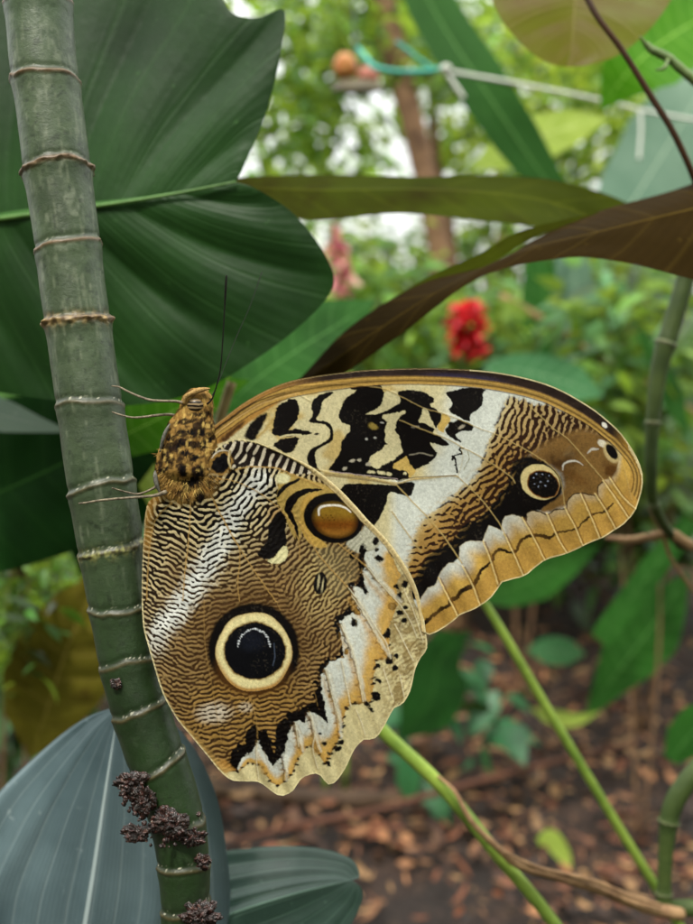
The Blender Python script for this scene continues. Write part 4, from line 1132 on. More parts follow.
# ------------------------------------------------------------------ builders for plants
def bulge_grid(mid, left, right, nu, nv, pucker=0.0, pucku=0.0, npk=10, cup=0.0, seed=0, half=40):
    """a leaf: three edges given as (x, y, d) photo-points; returns world grid and uv"""
    M = spline(mid, nu); L = spline(left, nu); R = spline(right, nu)
    W = lambda q: P(q[:, 0], q[:, 1], q[:, 2])
    M, L, R = W(M), W(L), W(R)
    u = np.linspace(-1, 1, nv); v = np.linspace(0, 1, nu)
    U, Vv = np.meshgrid(u, v)
    a = np.abs(U)[..., None]
    G = M[:, None] * (1 - a) + np.where(U[..., None] < 0, L[:, None], R[:, None]) * a
    wid = 0.5 * (np.linalg.norm(L - M, axis=1) + np.linalg.norm(R - M, axis=1))[:, None]
    e1 = np.gradient(G, axis=0); e2 = np.gradient(G, axis=1)
    Nn = np.cross(e1, e2); ln = np.linalg.norm(Nn, axis=2, keepdims=True); mean = Nn.sum((0, 1)); mean /= np.linalg.norm(mean) + 1e-12
    if mean @ FW > 0: mean = -mean
    off = cup * wid * (np.abs(U) ** 1.6 - 0.0)
    off = off + pucker * wid * np.abs(np.sin(np.pi * npk * (Vv - 0.35 * np.abs(U) / npk * 2))) * np.sin(np.pi * np.clip(np.abs(U), 0, 1)) ** 0.8
    off = off + pucku * wid * (0.5 + 0.5 * np.sin(2 * np.pi * npk * (U + 0.16 * fbm(U * 30, Vv * 14, 11, seed + 40, 2)))) * (0.6 + 0.6 * fbm(U * 30, Vv * 10, 8, seed + 41, 2)) * np.sin(np.pi * np.clip(Vv, 0, 1)) ** .5
    off = off + wid * 0.05 * fbm(U * 30 + seed * 9, Vv * 60, 22, seed + 5, 2)
    G = G + off[..., None] * mean
    return G.reshape(-1, 3), grid_faces(nu, nv), np.column_stack([U.ravel(), Vv.ravel()])


def leaf(name, mid, left, right, mat, parent=None, loc=None, nu=70, nv=41, solid=0.0004, rib=None, ribw=0.004, **kw):
    V, F, uv = bulge_grid(mid, left, right, nu, nv, **kw)
    o = mesh(name, V, F, mat, parent, uv=uv, loc=loc)
    return o


def blade_edges(mid, wl, wr=None, dl=0.0, dr=0.0):
    """side edges of a leaf from half-widths in photo pixels; dl/dr move the sides towards (-) or away (+)"""
    m = np.asarray(mid, float); n = 40
    q = spline(m, n)
    T = np.gradient(q[:, :2], axis=0); T /= np.linalg.norm(T, axis=1)[:, None] + 1e-9
    Nn = np.stack([T[:, 1], -T[:, 0]], 1)
    t = np.linspace(0, 1, n)
    wl = np.interp(t, np.linspace(0, 1, len(wl)), wl); wr = wl if wr is None else np.interp(t, np.linspace(0, 1, len(wr)), wr)
    L = np.column_stack([q[:, :2] + Nn * wl[:, None], q[:, 2] + dl * wl / max(wl.max(), 1)])
    R = np.column_stack([q[:, :2] - Nn * wr[:, None], q[:, 2] + dr * wr / max(wr.max(), 1)])
    return q, L, R


def blade(name, mid, wl, mat, parent=None, wr=None, dl=0.0, dr=0.0, loc=None, nu=60, nv=21, **kw):
    q, L, R = blade_edges(mid, wl, wr, dl, dr)
    return leaf(name, q, L, R, mat, parent, loc, nu, nv, **kw)


OVAL = [0, .45, .75, .93, 1, .98, .9, .76, .56, .3, 0.02]


def foliage_geo(C, L, W, r, up=0.25, cols=None, droop=0.25, face=None):
    """many leaves: C (m,3) base points, L, W (m,) sizes. Each leaf is a folded, drooping blade of 6 faces"""
    m = len(C)
    d = r.randn(m, 3); d[:, 2] = d[:, 2] * 0.5 - up; d /= np.linalg.norm(d, axis=1)[:, None]
    nn = r.randn(m, 3) * 0.6; nn[:, 2] += 1.0
    if face is not None: nn = nn + face
    s = np.cross(d, nn); s /= np.linalg.norm(s, axis=1)[:, None] + 1e-9
    n2 = np.cross(s, d)
    ts = np.array([0, .3, .65, 1.0]); ws = np.array([0.06, .85, .75, 0.0]) * 0.5
    vs = []
    for t, w_ in zip(ts, ws):
        c = C + d * (L * t)[:, None] - n2 * (L * droop * t * t)[:, None]
        if w_ == 0: vs += [c]
        else: vs += [c - s * (W * w_)[:, None] + n2 * (W * w_ * .35)[:, None], c, c + s * (W * w_)[:, None] + n2 * (W * w_ * .35)[:, None]]
    V = np.stack(vs, 1)       # m,10,3
    b = np.arange(m)[:, None] * 10
    q = []
    for k in range(2):
        a = 3 * k
        q += [np.hstack([b + a, b + a + 1, b + a + 4, b + a + 3]), np.hstack([b + a + 1, b + a + 2, b + a + 5, b + a + 4])]
    t3 = [np.hstack([b + 6, b + 7, b + 9]), np.hstack([b + 7, b + 8, b + 9])]
    col = np.repeat(cols, 10, 0) if cols is not None else None
    return V.reshape(-1, 3), [np.vstack(q), np.vstack(t3)], col


FOL = foliage_mat('foliage_backlit', 0.45)
FOL_D = foliage_mat('foliage_deep', 0.12)
BARK = simple_mat('bark', H('#4a3222'), H('#8a6a4c'), 40, 0.85, 0.8, bd=0.004)
STALK = simple_mat('green_stalk', H('#5c7a2c'), H('#9ab24a'), 60, 0.45, 0.3, trans=0.1)


def palette(cols, m, r, var=0.25):
    c = np.array(cols)[r.randint(0, len(cols), m)]
    return np.clip(c * (1 + var * r.randn(m, 1)), 0.004, 0.8)


def shrub(name, label, cat, blobs, n, L, W, cols, stems, group=None, seed=0, mat=None, sr=4.0, up=0.25, down=True, face=None):
    """blobs: (x, y, d, rx, ry, rd) photo px / metres; stems: lists of (x,y,d)"""
    r = np.random.RandomState(seed)
    base = P(*stems[0][0]) if stems else P(blobs[0][0], blobs[0][1], blobs[0][2])
    t = thing(name, base, label, cat, group)
    bl = np.array(blobs, float)
    wts = bl[:, 3] * bl[:, 4]; wts = wts / wts.sum()
    # leaves sit in small sprays
    ns = max(6, n // 9)
    k = r.choice(len(bl), ns, p=wts)
    a = r.randn(ns, 3); a /= np.linalg.norm(a, axis=1)[:, None]; a *= r.rand(ns, 1) ** 0.45
    cx = bl[k, 0] + a[:, 0] * bl[k, 3]; cy = bl[k, 1] + a[:, 1] * bl[k, 4]; cd = bl[k, 2] + a[:, 2] * bl[k, 5]
    SC = P(cx, cy, cd)
    j = r.randint(0, ns, n)
    C = SC[j] + r.randn(n, 3) * (L * 0.75)
    sc = r.uniform(.6, 1.25, n)
    V, F, col = foliage_geo(C, L * sc, W * sc, r, up, palette(cols, n, r), face=face)
    mesh('crown', V, F, mat or FOL, t, col=col, smooth=False)
    for i, s_ in enumerate(stems):
        q = spline(np.array(s_, float), 24)
        Cc = P(q[:, 0], q[:, 1], q[:, 2])
        rad = np.linspace(sr, sr * 0.45, 24) * q[:, 2] / F_PX
        Vt, Ft, uv = tube_geo(Cc, rad, 8)
        mesh('stem', Vt, Ft, BARK, t, uv=uv)
    # twigs joining sprays to the stems
    if stems:
        parts = []
        allp = np.vstack([P(*spline(np.array(s_, float), 24).T) for s_ in stems])
        for q in SC[:min(ns, 60)]:
            i = np.argmin(np.linalg.norm(allp - q, axis=1) + 0.4 * np.maximum(0, allp[:, 2] - q[2]))
            mid_ = (allp[i] + q) / 2 + np.array((0, 0, 0.02))
            Vt, Ft, _ = tube_geo(spline([allp[i], mid_, q], 6), np.linspace(sr * .3, sr * .1, 6) * bl[0, 2] / F_PX, 5, False)
            parts.append((Vt, Ft))
        Vj, Fj = join_geo(parts)
        mesh('twigs', Vj, Fj, BARK, t)
    return t


# ------------------------------------------------------------------ the ground
def ground():
    # near sheet, finely rumpled, then a coarse ring to the horizon in the same mesh
    n = 420
    s = np.linspace(-1, 1, n)
    xs = np.sign(s) * (np.abs(s) * 1.8 + np.abs(s) ** 9 * 118); ys = 1.6 + np.sign(s) * (np.abs(s) * 1.6 + np.abs(s) ** 9 * 118)
    X, Y = np.meshgrid(xs, ys)
    near = np.exp(-((X / 4) ** 2 + ((Y - 1.5) / 4) ** 2))
    Zz = (0.02 * fbm(X * 100, Y * 100, 55, 1, 3) + 0.010 * fbm(X * 100, Y * 100, 7, 4, 3)) * near + 0.004 * np.abs(fbm(X * 100, Y * 100, 2.2, 9, 2)) * near
    m, t, b = nodes_of('forest_soil')
    n1 = noise(t, 9, 8, 0.7); n2 = noise(t, 60, 6, 0.7); n3 = noise(t, 2.0, 3, 0.6)
    c = ramp(t, n1, [(0.3, H('#100b09')), (0.5, H('#241811')), (0.68, H('#402a1e')), (0.8, H('#5c402e'))])
    c = mixc(t, ramp(t, n2, [(0.55, (0, 0, 0)), (0.75, (.6, .6, .6))]), c, H('#8a6a4e'))
    c = mixc(t, ramp(t, n3, [(0.5, (0, 0, 0)), (0.62, (.7, .7, .7))]), c, H('#1a1412'))
    t.links.new(c, b.inputs['Base Color']); b.inputs['Roughness'].default_value = 0.9
    bump(t, b, mth(t, 'ADD', n2, n1), 0.8, 0.01)
    V = np.stack([X, Y, Zz], -1).reshape(-1, 3)
    o = mesh('ground', V, grid_faces(n, n), m, loc=(0, 0, 0))
    tag(o, kind='structure')


def litter():
    """curled brown leaves and bark chips over the soil: nobody could count them"""
    r = np.random.RandomState(12)
    m = 26000
    yy = r.uniform(0.55, 3.0, m) ; xx = r.uniform(-0.75, 0.75, m) * yy
    g = fbm(xx * 100, yy * 100, 40, 88)
    keep = (g > -0.25) | (r.rand(m) < 0.25); xx, yy = xx[keep], yy[keep]; m = len(xx)
    C = np.stack([xx, yy, r.uniform(0.004, 0.03, m)], 1)
    sc = (0.006 + 0.026 * r.rand(m) ** 2.0) * (0.8 + 0.15 * yy)
    cols = palette([H('#8a6040'), H('#a8744c'), H('#6b4028'), H('#3a241a'), H('#a07a50'), H('#54341f'), H('#1c1410'), H('#a88258'), H('#7c4628'), H('#2c1c14')], m, r, 0.2)
    a = r.rand(m) * 2 * np.pi
    d = np.stack([np.cos(a), np.sin(a), r.randn(m) * 0.25], 1); nn = np.stack([r.randn(m) * .35, r.randn(m) * .35, np.ones(m)], 1)
    s_ = np.cross(d, nn); s_ /= np.linalg.norm(s_, axis=1)[:, None]; n2 = np.cross(s_, d)
    W = sc * r.uniform(.15, .6, m); cur = r.uniform(-.5, .8, m)
    vs = []
    for t_, w_ in ((-.5, .2), (-.2, .95), (.15, 1.0), (.5, .1)):
        c = C + d * (sc * t_)[:, None] + n2 * (sc * cur * t_ * t_)[:, None]
        for u in (-1, 0, 1):
            vs.append(c + s_ * (W * w_ * u * .5)[:, None] + n2 * (abs(u) * W * .35 * cur)[:, None])
    V = np.stack(vs, 1); b = np.arange(m)[:, None] * 12
    F = np.vstack([np.hstack([b + 3 * i + j, b + 3 * i + j + 1, b + 3 * i + j + 4, b + 3 * i + j + 3]) for i in range(3) for j in range(2)])
    mt, t, bb = nodes_of('dead_leaf')
    vc = N(t, 'ShaderNodeVertexColor', layer_name='Col')
    t.links.new(mixc(t, mth(t, 'MULTIPLY', noise(t, 90, 4), 0.6), vc.outputs[0], H('#2a1a12')), bb.inputs['Base Color'])
    bb.inputs['Roughness'].default_value = 0.75
    o = mesh('leaf_litter', V.reshape(-1, 3), F, mt, col=np.repeat(cols, 12, 0), smooth=False, loc=(0, 1.5, 0))
    tag(o, 'brown dead leaves and bark chips scattered over the dark soil', 'leaf litter', kind='stuff')


ground()
litter()


# ------------------------------------------------------------------ the cane in front
def cane():
    path = [(30, -60, .212), (38, 0, .211), (43, 60, .210), (50, 110, .2095), (58, 175, .209), (66, 230, .2085), (72, 280, .208), (79, 330, .2075), (86, 380, .207), (92, 420, .2065), (99, 470, .206), (107, 520, .206), (114, 570, .206),
            (121, 620, .206), (130, 670, .206), (141, 712, .206), (154, 752, .206), (168, 790, .206), (179, 830, .206), (184, 870, .206), (186, 924, .206), (188, 1010, .206)]
    wid = [33, 33, 32.5, 32.5, 33, 32, 32, 32, 32, 32.5, 33, 33, 31, 29, 28.5, 28.5, 28.5, 28, 26.5, 25.5, 24, 24]
    q = spline(np.column_stack([path, wid]), 900)
    base = P(188, 1010, .206); base[2] = 0
    t = thing('cane_plant', base, 'thick grey green ringed cane standing in front of the dark leaf', 'cane')
    nodes = [5, 83, 172, 248, 322, 408, 489, 548, 608, 664, 710, 762, 822, 866, 905]
    yy = q[:, 1]
    C = P(q[:, 0], q[:, 1], q[:, 2]); R = q[:, 3] * q[:, 2] / F_PX
    k = 96
    th = np.linspace(0, 2 * np.pi, k, endpoint=False)
    T = np.gradient(C, axis=0); T /= np.linalg.norm(T, axis=1)[:, None]
    A = np.cross(T, FW); A /= np.linalg.norm(A, axis=1)[:, None]; B = np.cross(T, A)
    prof = np.ones((len(q), k)); rng = np.random.RandomState(2)
    col = np.zeros((len(q), k, 3))
    TH, YY = np.meshgrid(th, yy)
    g = 0.5 + 0.5 * fbm(TH * 30, YY, 45, 501, 4)
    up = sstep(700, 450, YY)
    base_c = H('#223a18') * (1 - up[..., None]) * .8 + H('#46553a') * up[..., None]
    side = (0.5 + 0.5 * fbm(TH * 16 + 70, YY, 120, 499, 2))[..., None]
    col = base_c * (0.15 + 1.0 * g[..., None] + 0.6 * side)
    mott = sstep(0.0, 0.4, fbm(TH * 40, YY, 12, 507, 4))[..., None] * .6
    col = col * (1 - mott) + H('#2c3c24') * mott
    sp = (sstep(0.2, 0.7, fbm(TH * 30, YY * .5, 7, 511, 3)) * sstep(400, 300, YY))[..., None] * .45
    col = col * (1 - sp) + H('#8f9680') * sp
    scr = sstep(0.25, 0.5, fbm(TH * 70, YY * .25, 6, 513, 3))[..., None] * .3 * sstep(650, 500, YY)[..., None]
    col = col * (1 - scr) + H('#8a9078') * scr
    drk = sstep(0.3, 0.55, fbm(TH * 34, YY, 5, 517, 3))[..., None] * .6
    col = col * (1 - drk) + H('#1a2414') * drk
    # dark green bare of bloom near the top joint
    for n0, s0 in ((20, 28),):
        g2 = np.exp(-((YY - n0) / s0) ** 2)[..., None] * .5
        col = col * (1 - g2) + H('#2f4a22') * g2
    for i, n0 in enumerate(nodes):
        tilt = 4.0 * np.sin(TH + i * 1.7) + 3.0 * fbm(TH * 12 + i * 40, YY * 0, 8, 520 + i, 2)
        dy = YY - n0 - tilt
        amp_ = (0.7, 1.2, 1.3, 0.8, 1.4, .8, 1.1, .6, 1.0, .5, .8, 1.2, .7, 1.1, .8)[i]
        prof += amp_ * 0.045 * np.exp(-(dy / 2.4) ** 2) + 0.03 * np.exp(-((dy - 6) / 7.0) ** 2) * (dy > -2) - 0.028 * np.exp(-((dy + 5) / 3.0) ** 2)
        rough = {83: .7, 172: 1.8, 322: 2.6, 548: 1.2}.get(n0, .45)
        prof += 0.05 * rough * np.exp(-(dy / 4.5) ** 2) * np.clip(fbm(TH * 40, YY * 2, 6, 540 + i, 3) + .3, 0, 1)
        wln = 1.4 + 2.6 * rough * (0.4 + 0.6 * np.clip(np.cos(TH - 3.6 if n0 == 322 else TH - 4.5), 0, 1))
        a = np.exp(-(dy / wln) ** 2)[..., None]
        ring = H('#7c5c40') if n0 < 400 else H('#54482c')
        rv = (0.55 + 0.6 * (0.5 + 0.5 * fbm(TH * 50, YY, 4, 560 + i, 2)))[..., None]
        col = col * (1 - a * .9) + ring * rv * a * .9
        if n0 in (322, 548):
            a2 = (np.exp(-((dy) / 6.0) ** 2) * sstep(-0.1, 0.3, fbm(TH * 50, YY, 5, 570 + i, 3)))[..., None]
            col = col * (1 - a2 * .8) + (H('#b99a64') if n0 == 322 else H('#9c9a5a')) * rv * a2 * .8
        d2 = np.exp(-((dy + 3.2) / 1.4) ** 2)[..., None] * .55
        col = col * (1 - d2) + H('#2a2620') * d2
        wsp = (np.exp(-((dy + 4) / 2.2) ** 2) * sstep(0.4, 0.6, fbm(TH * 60, YY, 2.0, 590 + i, 2)))[..., None] * (.85 if n0 > 380 else .3)
        col = col * (1 - wsp) + H('#d6d2bc') * wsp
    prof += 0.012 * fbm(TH * 30, YY, 30, 530, 3)
    V = C[:, None] + (R[:, None] * prof)[..., None] * (np.cos(TH)[..., None] * A[:, None] + np.sin(TH)[..., None] * B[:, None])
    # the rest of the cane down to the soil
    m, tt, b = nodes_of('cane_skin')
    vc = N(tt, 'ShaderNodeVertexColor', layer_name='Col')
    n1 = noise(tt, 700, 5, .7)
    tt.links.new(mixc(tt, mth(tt, 'MULTIPLY', n1, .35), vc.outputs[0], H('#26301f')), b.inputs['Base Color'])
    rr = N(tt, 'ShaderNodeMapRange', i_3=.32, i_4=.6); tt.links.new(noise(tt, 300, 4), rr.inputs[0]); tt.links.new(rr.outputs[0], b.inputs['Roughness'])
    bump(tt, b, n1, .35, .0004)
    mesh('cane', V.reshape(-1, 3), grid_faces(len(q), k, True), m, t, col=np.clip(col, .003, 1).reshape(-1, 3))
    e = P(188, 1008, .206)
    low = spline([e, e * (1, 1, .6), e * (1, 1, .0) - (0, 0, .02)], 12)
    Vt, Ft, _ = tube_geo(low, np.full(12, 24 * .206 / F_PX), 24)
    mesh('cane_foot', Vt, Ft, m, t, col=np.tile(H('#3c4a34'), (len(Vt), 1)))
    # knobbly aerial root stubs
    kn, tt, b = nodes_of('root_crust')
    n1 = noise(tt, 900, 5, .7)
    tt.links.new(ramp(tt, n1, [(.35, H('#0c0807')), (.52, H('#2a1612')), (.62, H('#54302a')), (.72, H('#a09a88'))]), b.inputs['Base Color'])
    b.inputs['Roughness'].default_value = .16; b.inputs['Specular IOR Level'].default_value = .7
    bump(tt, b, n1, .8, .0006)
    r = np.random.RandomState(5)
    def lump(cx, cy, dz, rad, n, spread, sq=1.0):
        parts = []
        for i in range(n):
            x = cx + r.randn() * spread; y = cy + r.randn() * spread * sq; d_ = dz + r.randn() * .0008
            s_ = rad * r.uniform(.45, 1.1)
            u, v = np.meshgrid(np.linspace(0, np.pi, 9), np.linspace(0, 2 * np.pi, 12, endpoint=False), indexing='ij')
            nz = 1 + .6 * fbm(u * 20 + i * 7, v * 14, 7, 600 + i, 3)
            V_ = P(x + s_ * np.sin(u) * np.cos(v) * nz, y + s_ * np.sin(u) * np.sin(v) * nz, .2) + ((d_ - .2) + s_ * np.cos(u) * nz * .0002)[..., None] * FW
            parts.append((V_.reshape(-1, 3), grid_faces(9, 12, True)))
        Vj, Fj = join_geo(parts)
        mesh('root_stub', Vj, Fj, kn, t)
    def crust(cx, cy, dz, rx, ry, k):
        u, v = np.meshgrid(np.linspace(0, np.pi, 90), np.linspace(0, 2 * np.pi, 110, endpoint=False), indexing='ij')
        px, py, pz = np.sin(u) * np.cos(v), np.sin(u) * np.sin(v), np.cos(u)
        nz = 1 + .75 * fbm(px * 20 + pz * 13 + 40 * k, py * 20 - pz * 11, 9, 640 + k, 2) + .55 * np.abs(fbm(px * 20 + pz * 9 + 40 * k, py * 20 + pz * 17, 2.6, 660 + k, 3))
        V_ = P(cx + rx * px * nz, cy + ry * py * nz, .2) + ((dz - .2) + .6 * rx * pz * nz * .0002)[..., None] * FW
        mesh('root_stub', V_.reshape(-1, 3), grid_faces(90, 110, True), kn, t)
    crust(131, 784, .1998, 12, 10, 0); crust(144, 800, .1994, 10, 12, 1); crust(137, 832, .1996, 11, 7, 2); crust(170, 822, .1992, 15, 12, 3)
    crust(193, 838, .1998, 9, 7, 4); crust(203, 862, .2002, 6, 6, 5); crust(200, 915, .1996, 16, 12, 6); crust(116, 684, .2, 5, 4, 7)
    lump(128, 786, .1985, 2.4, 14, 7); lump(172, 830, .1978, 2.4, 22, 11, .8); lump(200, 910, .198, 2.4, 12, 9, .7); lump(138, 812, .1985, 2.2, 10, 6)
    return t


cane()

# ------------------------------------------------------------------ near leaves
BIG = leaf_mat('leaf_deep_green', H('#122a0e'), H('#23451a'), H('#48703a'), 13, .44, .04, .9, .10, .19, 52, 26)
BIG2 = leaf_mat('leaf_dark_under', H('#123010'), H('#1f4c18'), H('#345e26'), 10, .6, .06, .9, .2, .12, 40, 20)
BLUE = leaf_mat('leaf_blue_grey_sheen', H('#34464c'), H('#6c8086'), H('#a0aeb0'), 6, .34, .03, 1.2, .22, .6, 34, 16, along=True)  # the pale blue-grey sheen is put into the blade colours
TEAL = leaf_mat('leaf_teal', H('#1c342c'), H('#3a584c'), H('#6a8878'), 5, .38, .05, 1.2, .35, .6, 40, 30, along=True)
BRZ = leaf_mat('leaf_bronze', H('#161004'), H('#2c200a'), H('#463814'), 9, .8, .05, .8, .25, .02, 40, 14, tcol=H('#4c3c0c'))
BRZG = leaf_mat('leaf_bronze_green', H('#20240a'), H('#3c460c'), H('#545a18'), 8, .8, .18, .8, .2, .02, 30, 9, blotch=H('#20120a'), tcol=H('#7c8a1c'))
PURP = leaf_mat('leaf_maroon_under', H('#565420'), H('#7c7c34'), H('#8a7450'), 7, .5, .5, .9, .35, .3, 30, 8, blotch=H('#6a4a30'), tcol=H('#84901c'))
BAN = leaf_mat('leaf_strap_green', H('#23481c'), H('#3a6a2c'), H('#7aa860'), 12, .5, .2, .3, .2, .15, 90, 10, along=True)
GRY = leaf_mat('leaf_grey_green', H('#5a7a66'), H('#86a08c'), H('#a8bca4'), 12, .5, .3, .3, .2, .15, 80, 10, along=True)
GRYW = leaf_mat('leaf_whitish_green', H('#7c9484'), H('#a8b8a8'), H('#c8d0c4'), 8, .4, .2, .3, .15, .6, 40, 10, along=True)
LIME = leaf_mat('leaf_lime', H('#3c7a0c'), H('#5c9c1c'), H('#a8d860'), 12, .45, .4, .9, .3, .4, 40, 20)
MID = leaf_mat('leaf_mid_green', H('#1c4412'), H('#2f6420'), H('#5c8e48'), 10, .5, .2, .9, .3, .2, 40, 20)
PALE = leaf_mat('leaf_pale_green', H('#3c7446'), H('#5c9460'), H('#a4cca0'), 9, .45, .3, .9, .3, .4, 40, 12)
DEAD = leaf_mat('leaf_yellow_brown', H('#4a4414'), H('#7c7424'), H('#8a7a3c'), 8, .7, .25, .9, .35, .1, 30, 20, blotch=H('#3a2010'))
YELG = leaf_mat('leaf_yellow_green', H('#86a038'), H('#b4c85c'), H('#d4dc94'), 6, .5, .3, .9, .3, .3, 20, 20)

RIBM = simple_mat('midrib_green', H('#44682c'), H('#5f8440'), 90, .45, .2)
# the great dark leaf behind the cane
t = thing('broad_leaf', P(-160, 240, .30), 'huge dark green ribbed leaf with pale midrib behind the cane', 'leaf')
mid = [(-160, 246, .30), (-60, 228, .286), (0, 219, .28), (60, 211, .276), (120, 203, .272), (180, 193, .270), (236, 182, .268)]
upl = [(-160, 246, .30), (-170, 80, .30), (-90, -60, .296), (60, -120, .29), (180, -70, .282), (222, -4, .277), (238, 20, .275), (262, 24, .274), (288, 17, .273), (283, 60, .271), (268, 115, .270), (245, 165, .2685), (236, 182, .268)]
lol = [(-160, 246, .30), (-120, 360, .30), (-20, 388, .292), (70, 402, .286), (140, 406, .282), (205, 392, .279), (262, 360, .276), (310, 322, .274), (336, 288, .272), (327, 256, .270), (296, 216, .269), (258, 190, .268), (236, 182, .268)]
leaf('blade', mid, upl, lol, BIG, t, nu=160, nv=121, pucker=.034, npk=7, cup=.06, seed=2)
s = spline(np.array(mid), 60); C = P(s[:, 0], s[:, 1], s[:, 2] - .0012)
Vt, Ft, uv = tube_geo(C, np.linspace(4.2, 1.2, 60) * .27 / F_PX, 10)
mesh('midrib', Vt, Ft, RIBM, t)

# darker leaves under it
t = thing('broad_leaf', P(-80, 700, .36), 'shadowed dark green leaf below the huge ribbed leaf, left of the cane', 'leaf')
blade('blade', [(-140, 540, .40), (-20, 500, .37), (80, 455, .35), (160, 420, .34), (205, 400, .335)], [0, 50, 76, 84, 66, 30, 0], BIG2, t, seed=3, pucker=.04, npk=8)
t = thing('broad_leaf', P(60, 640, .42), 'dark green leaf hanging behind the cane and the wing root', 'leaf')
blade('blade', [(120, 330, .38), (112, 400, .385), (104, 470, .39), (92, 540, .40), (80, 575, .41)], [0, 50, 70, 66, 40, 0], BIG2, t, seed=4, pucker=.04, npk=8)
t = thing('broad_leaf', P(340, 330, .40), 'bright green leaf between the antennae and the bronze strap leaf', 'leaf')
blade('blade', [(215, 420, .40), (250, 385, .40), (290, 355, .41), (345, 320, .43), (375, 300, .44)], [0, 20, 34, 36, 26, 0], MID, t, seed=5)
t = thing('lime_leaf', P(120, 470, .34), 'bright lime leaf lit between the cane and the butterfly head', 'leaf')
blade('blade', [(90, 455, .34), (125, 435, .335), (160, 418, .33), (200, 398, .33), (250, 380, .33)], [0, 22, 30, 26, 16, 0], LIME, t, seed=6)
t = thing('pale_leaf', P(-20, 420, .33), 'pale grey leaf tip poking out left of the cane', 'leaf')
blade('blade', [(-60, 402, .33), (0, 415, .33), (40, 425, .33), (72, 432, .33)], [20, 20, 16, 8, 0], GRYW, t, seed=7)
t = thing('lime_leaf', P(110, 560, .36), 'olive leaf edge slanting from the cane to the butterfly leg', 'leaf')
blade('blade', [(115, 440, .36), (140, 465, .36), (160, 500, .36), (170, 560, .36)], [0, 12, 14, 10, 0], YELG, t, seed=8)
tag(tube('dry_stalk', [(232, 382, .3), (226, 400, .3), (219, 430, .3), (210, 520, .3), (200, 700, .31)], [5, 5, 5, 6, 6], simple_mat('dry_stalk', H('#6a5a34'), H('#a08c58'), 80, .7, .4)), 'short tan dry stalk rising behind the butterfly neck', 'stalk')

# bluish leaves at the bottom
t = thing('striped_leaf', P(60, 1100, .25), 'large blue grey leaf with parallel folds, bottom left corner', 'leaf')
mid = [(60, 1100, .27), (75, 1000, .262), (90, 900, .256), (104, 800, .252), (118, 710, .25)]
ll = [(60, 1100, .27), (-60, 1000, .265), (-70, 900, .262), (-20, 815, .26), (30, 762, .258), (80, 722, .254), (118, 706, .25)]
rr = [(60, 1100, .27), (190, 1040, .262), (225, 930, .256), (222, 850, .252), (205, 780, .25), (170, 725, .249), (118, 706, .25)]
leaf('blade', mid, ll, rr, BLUE, t, nu=120, nv=161, pucku=.035, npk=3, cup=-.1, seed=9)
t = thing('striped_leaf', P(120, 1000, .27), 'teal grey folded leaf with rounded tip below the hindwing', 'leaf')
mid = [(90, 990, .262), (150, 950, .262), (220, 918, .262), (290, 895, .262), (352, 880, .262)]
ll = [(90, 990, .262), (120, 900, .266), (190, 860, .27), (250, 848, .272), (310, 847, .27), (350, 858, .266), (360, 876, .263), (352, 880, .262)]
rr = [(90, 990, .262), (160, 1010, .258), (260, 990, .257), (330, 950, .258), (358, 912, .26), (362, 890, .261), (352, 880, .262)]
leaf('blade', mid, ll, rr, TEAL, t, nu=100, nv=121, pucku=.035, npk=3, cup=.05, seed=10)
t = thing('dead_leaf', P(60, 760, .52), 'yellow brown dying leaf left of the cane above the blue leaf', 'leaf')
blade('blade', [(30, 760, .52), (50, 700, .5), (70, 640, .48), (92, 590, .47), (100, 566, .47)], [0, 38, 52, 46, 30, 0], DEAD, t, wr=[0, 30, 50, 60, 36, 0], seed=11, pucker=.1, npk=7, cup=.2)

# bronze strap leaves crossing the upper right
t = thing('strap_leaf', P(230, 190, .34), 'bronze and olive strap leaf lying level behind the great leaf tip', 'leaf')
mid = [(215, 186, .33), (270, 188, .325), (340, 190, .325), (420, 190, .33), (500, 194, .335), (560, 205, .34), (640, 240, .35), (720, 280, .36)]
ul = [(215, 180, .33), (262, 176, .33), (330, 175, .335), (420, 178, .34), (480, 176, .345), (560, 182, .35), (640, 210, .355), (720, 270, .36)]
ll = [(215, 190, .33), (262, 206, .322), (310, 220, .315), (400, 212, .318), (490, 222, .32), (560, 232, .325), (640, 262, .34), (720, 290, .36)]
leaf('blade', mid, ul, ll, BRZG, t, nu=120, nv=31, seed=12)
t = thing('strap_leaf', P(760, 160, .28), 'broad twisted chestnut strap leaf rising from the wing to the right edge', 'leaf')
mid = [(780, 190, .28), (693, 208, .275), (600, 232, .272), (520, 252, .272), (440, 290, .275), (370, 335, .28), (318, 372, .285), (300, 384, .29)]
ul = [(780, 120, .30), (693, 172, .295), (600, 205, .29), (540, 232, .287), (490, 262, .284), (420, 282, .284), (350, 325, .286), (298, 380, .29)]
ll = [(780, 290, .262), (693, 270, .26), (620, 256, .262), (560, 254, .264), (480, 274, .268), (400, 332, .275), (340, 374, .283), (302, 388, .29)]
leaf('blade', mid, ul, ll, BRZ, t, nu=140, nv=41, seed=13, cup=-.12)
blade('back_lobe', [(600, 212, .29), (560, 224, .288), (520, 238, .286), (480, 262, .285), (440, 279, .285), (400, 300, .286), (350, 338, .288)], [0, 4, 7, 8, 7, 4, 0], BRZG, t, nu=60, nv=9, seed=60)
t = thing('maroon_leaf', P(620, -80, .33), 'rounded leaf with mauve brown underside hanging from the top edge', 'leaf')
mid = [(585, -90, .34), (578, -40, .335), (575, 10, .33), (572, 45, .33), (566, 66, .33)]
ll = [(585, -90, .34), (500, -60, .33), (486, -10, .325), (496, 24, .322), (525, 54, .325), (550, 66, .328), (566, 67, .33)]
rr = [(585, -90, .34), (670, -60, .34), (672, -10, .335), (650, 30, .33), (618, 58, .33), (590, 67, .33), (566, 67, .33)]
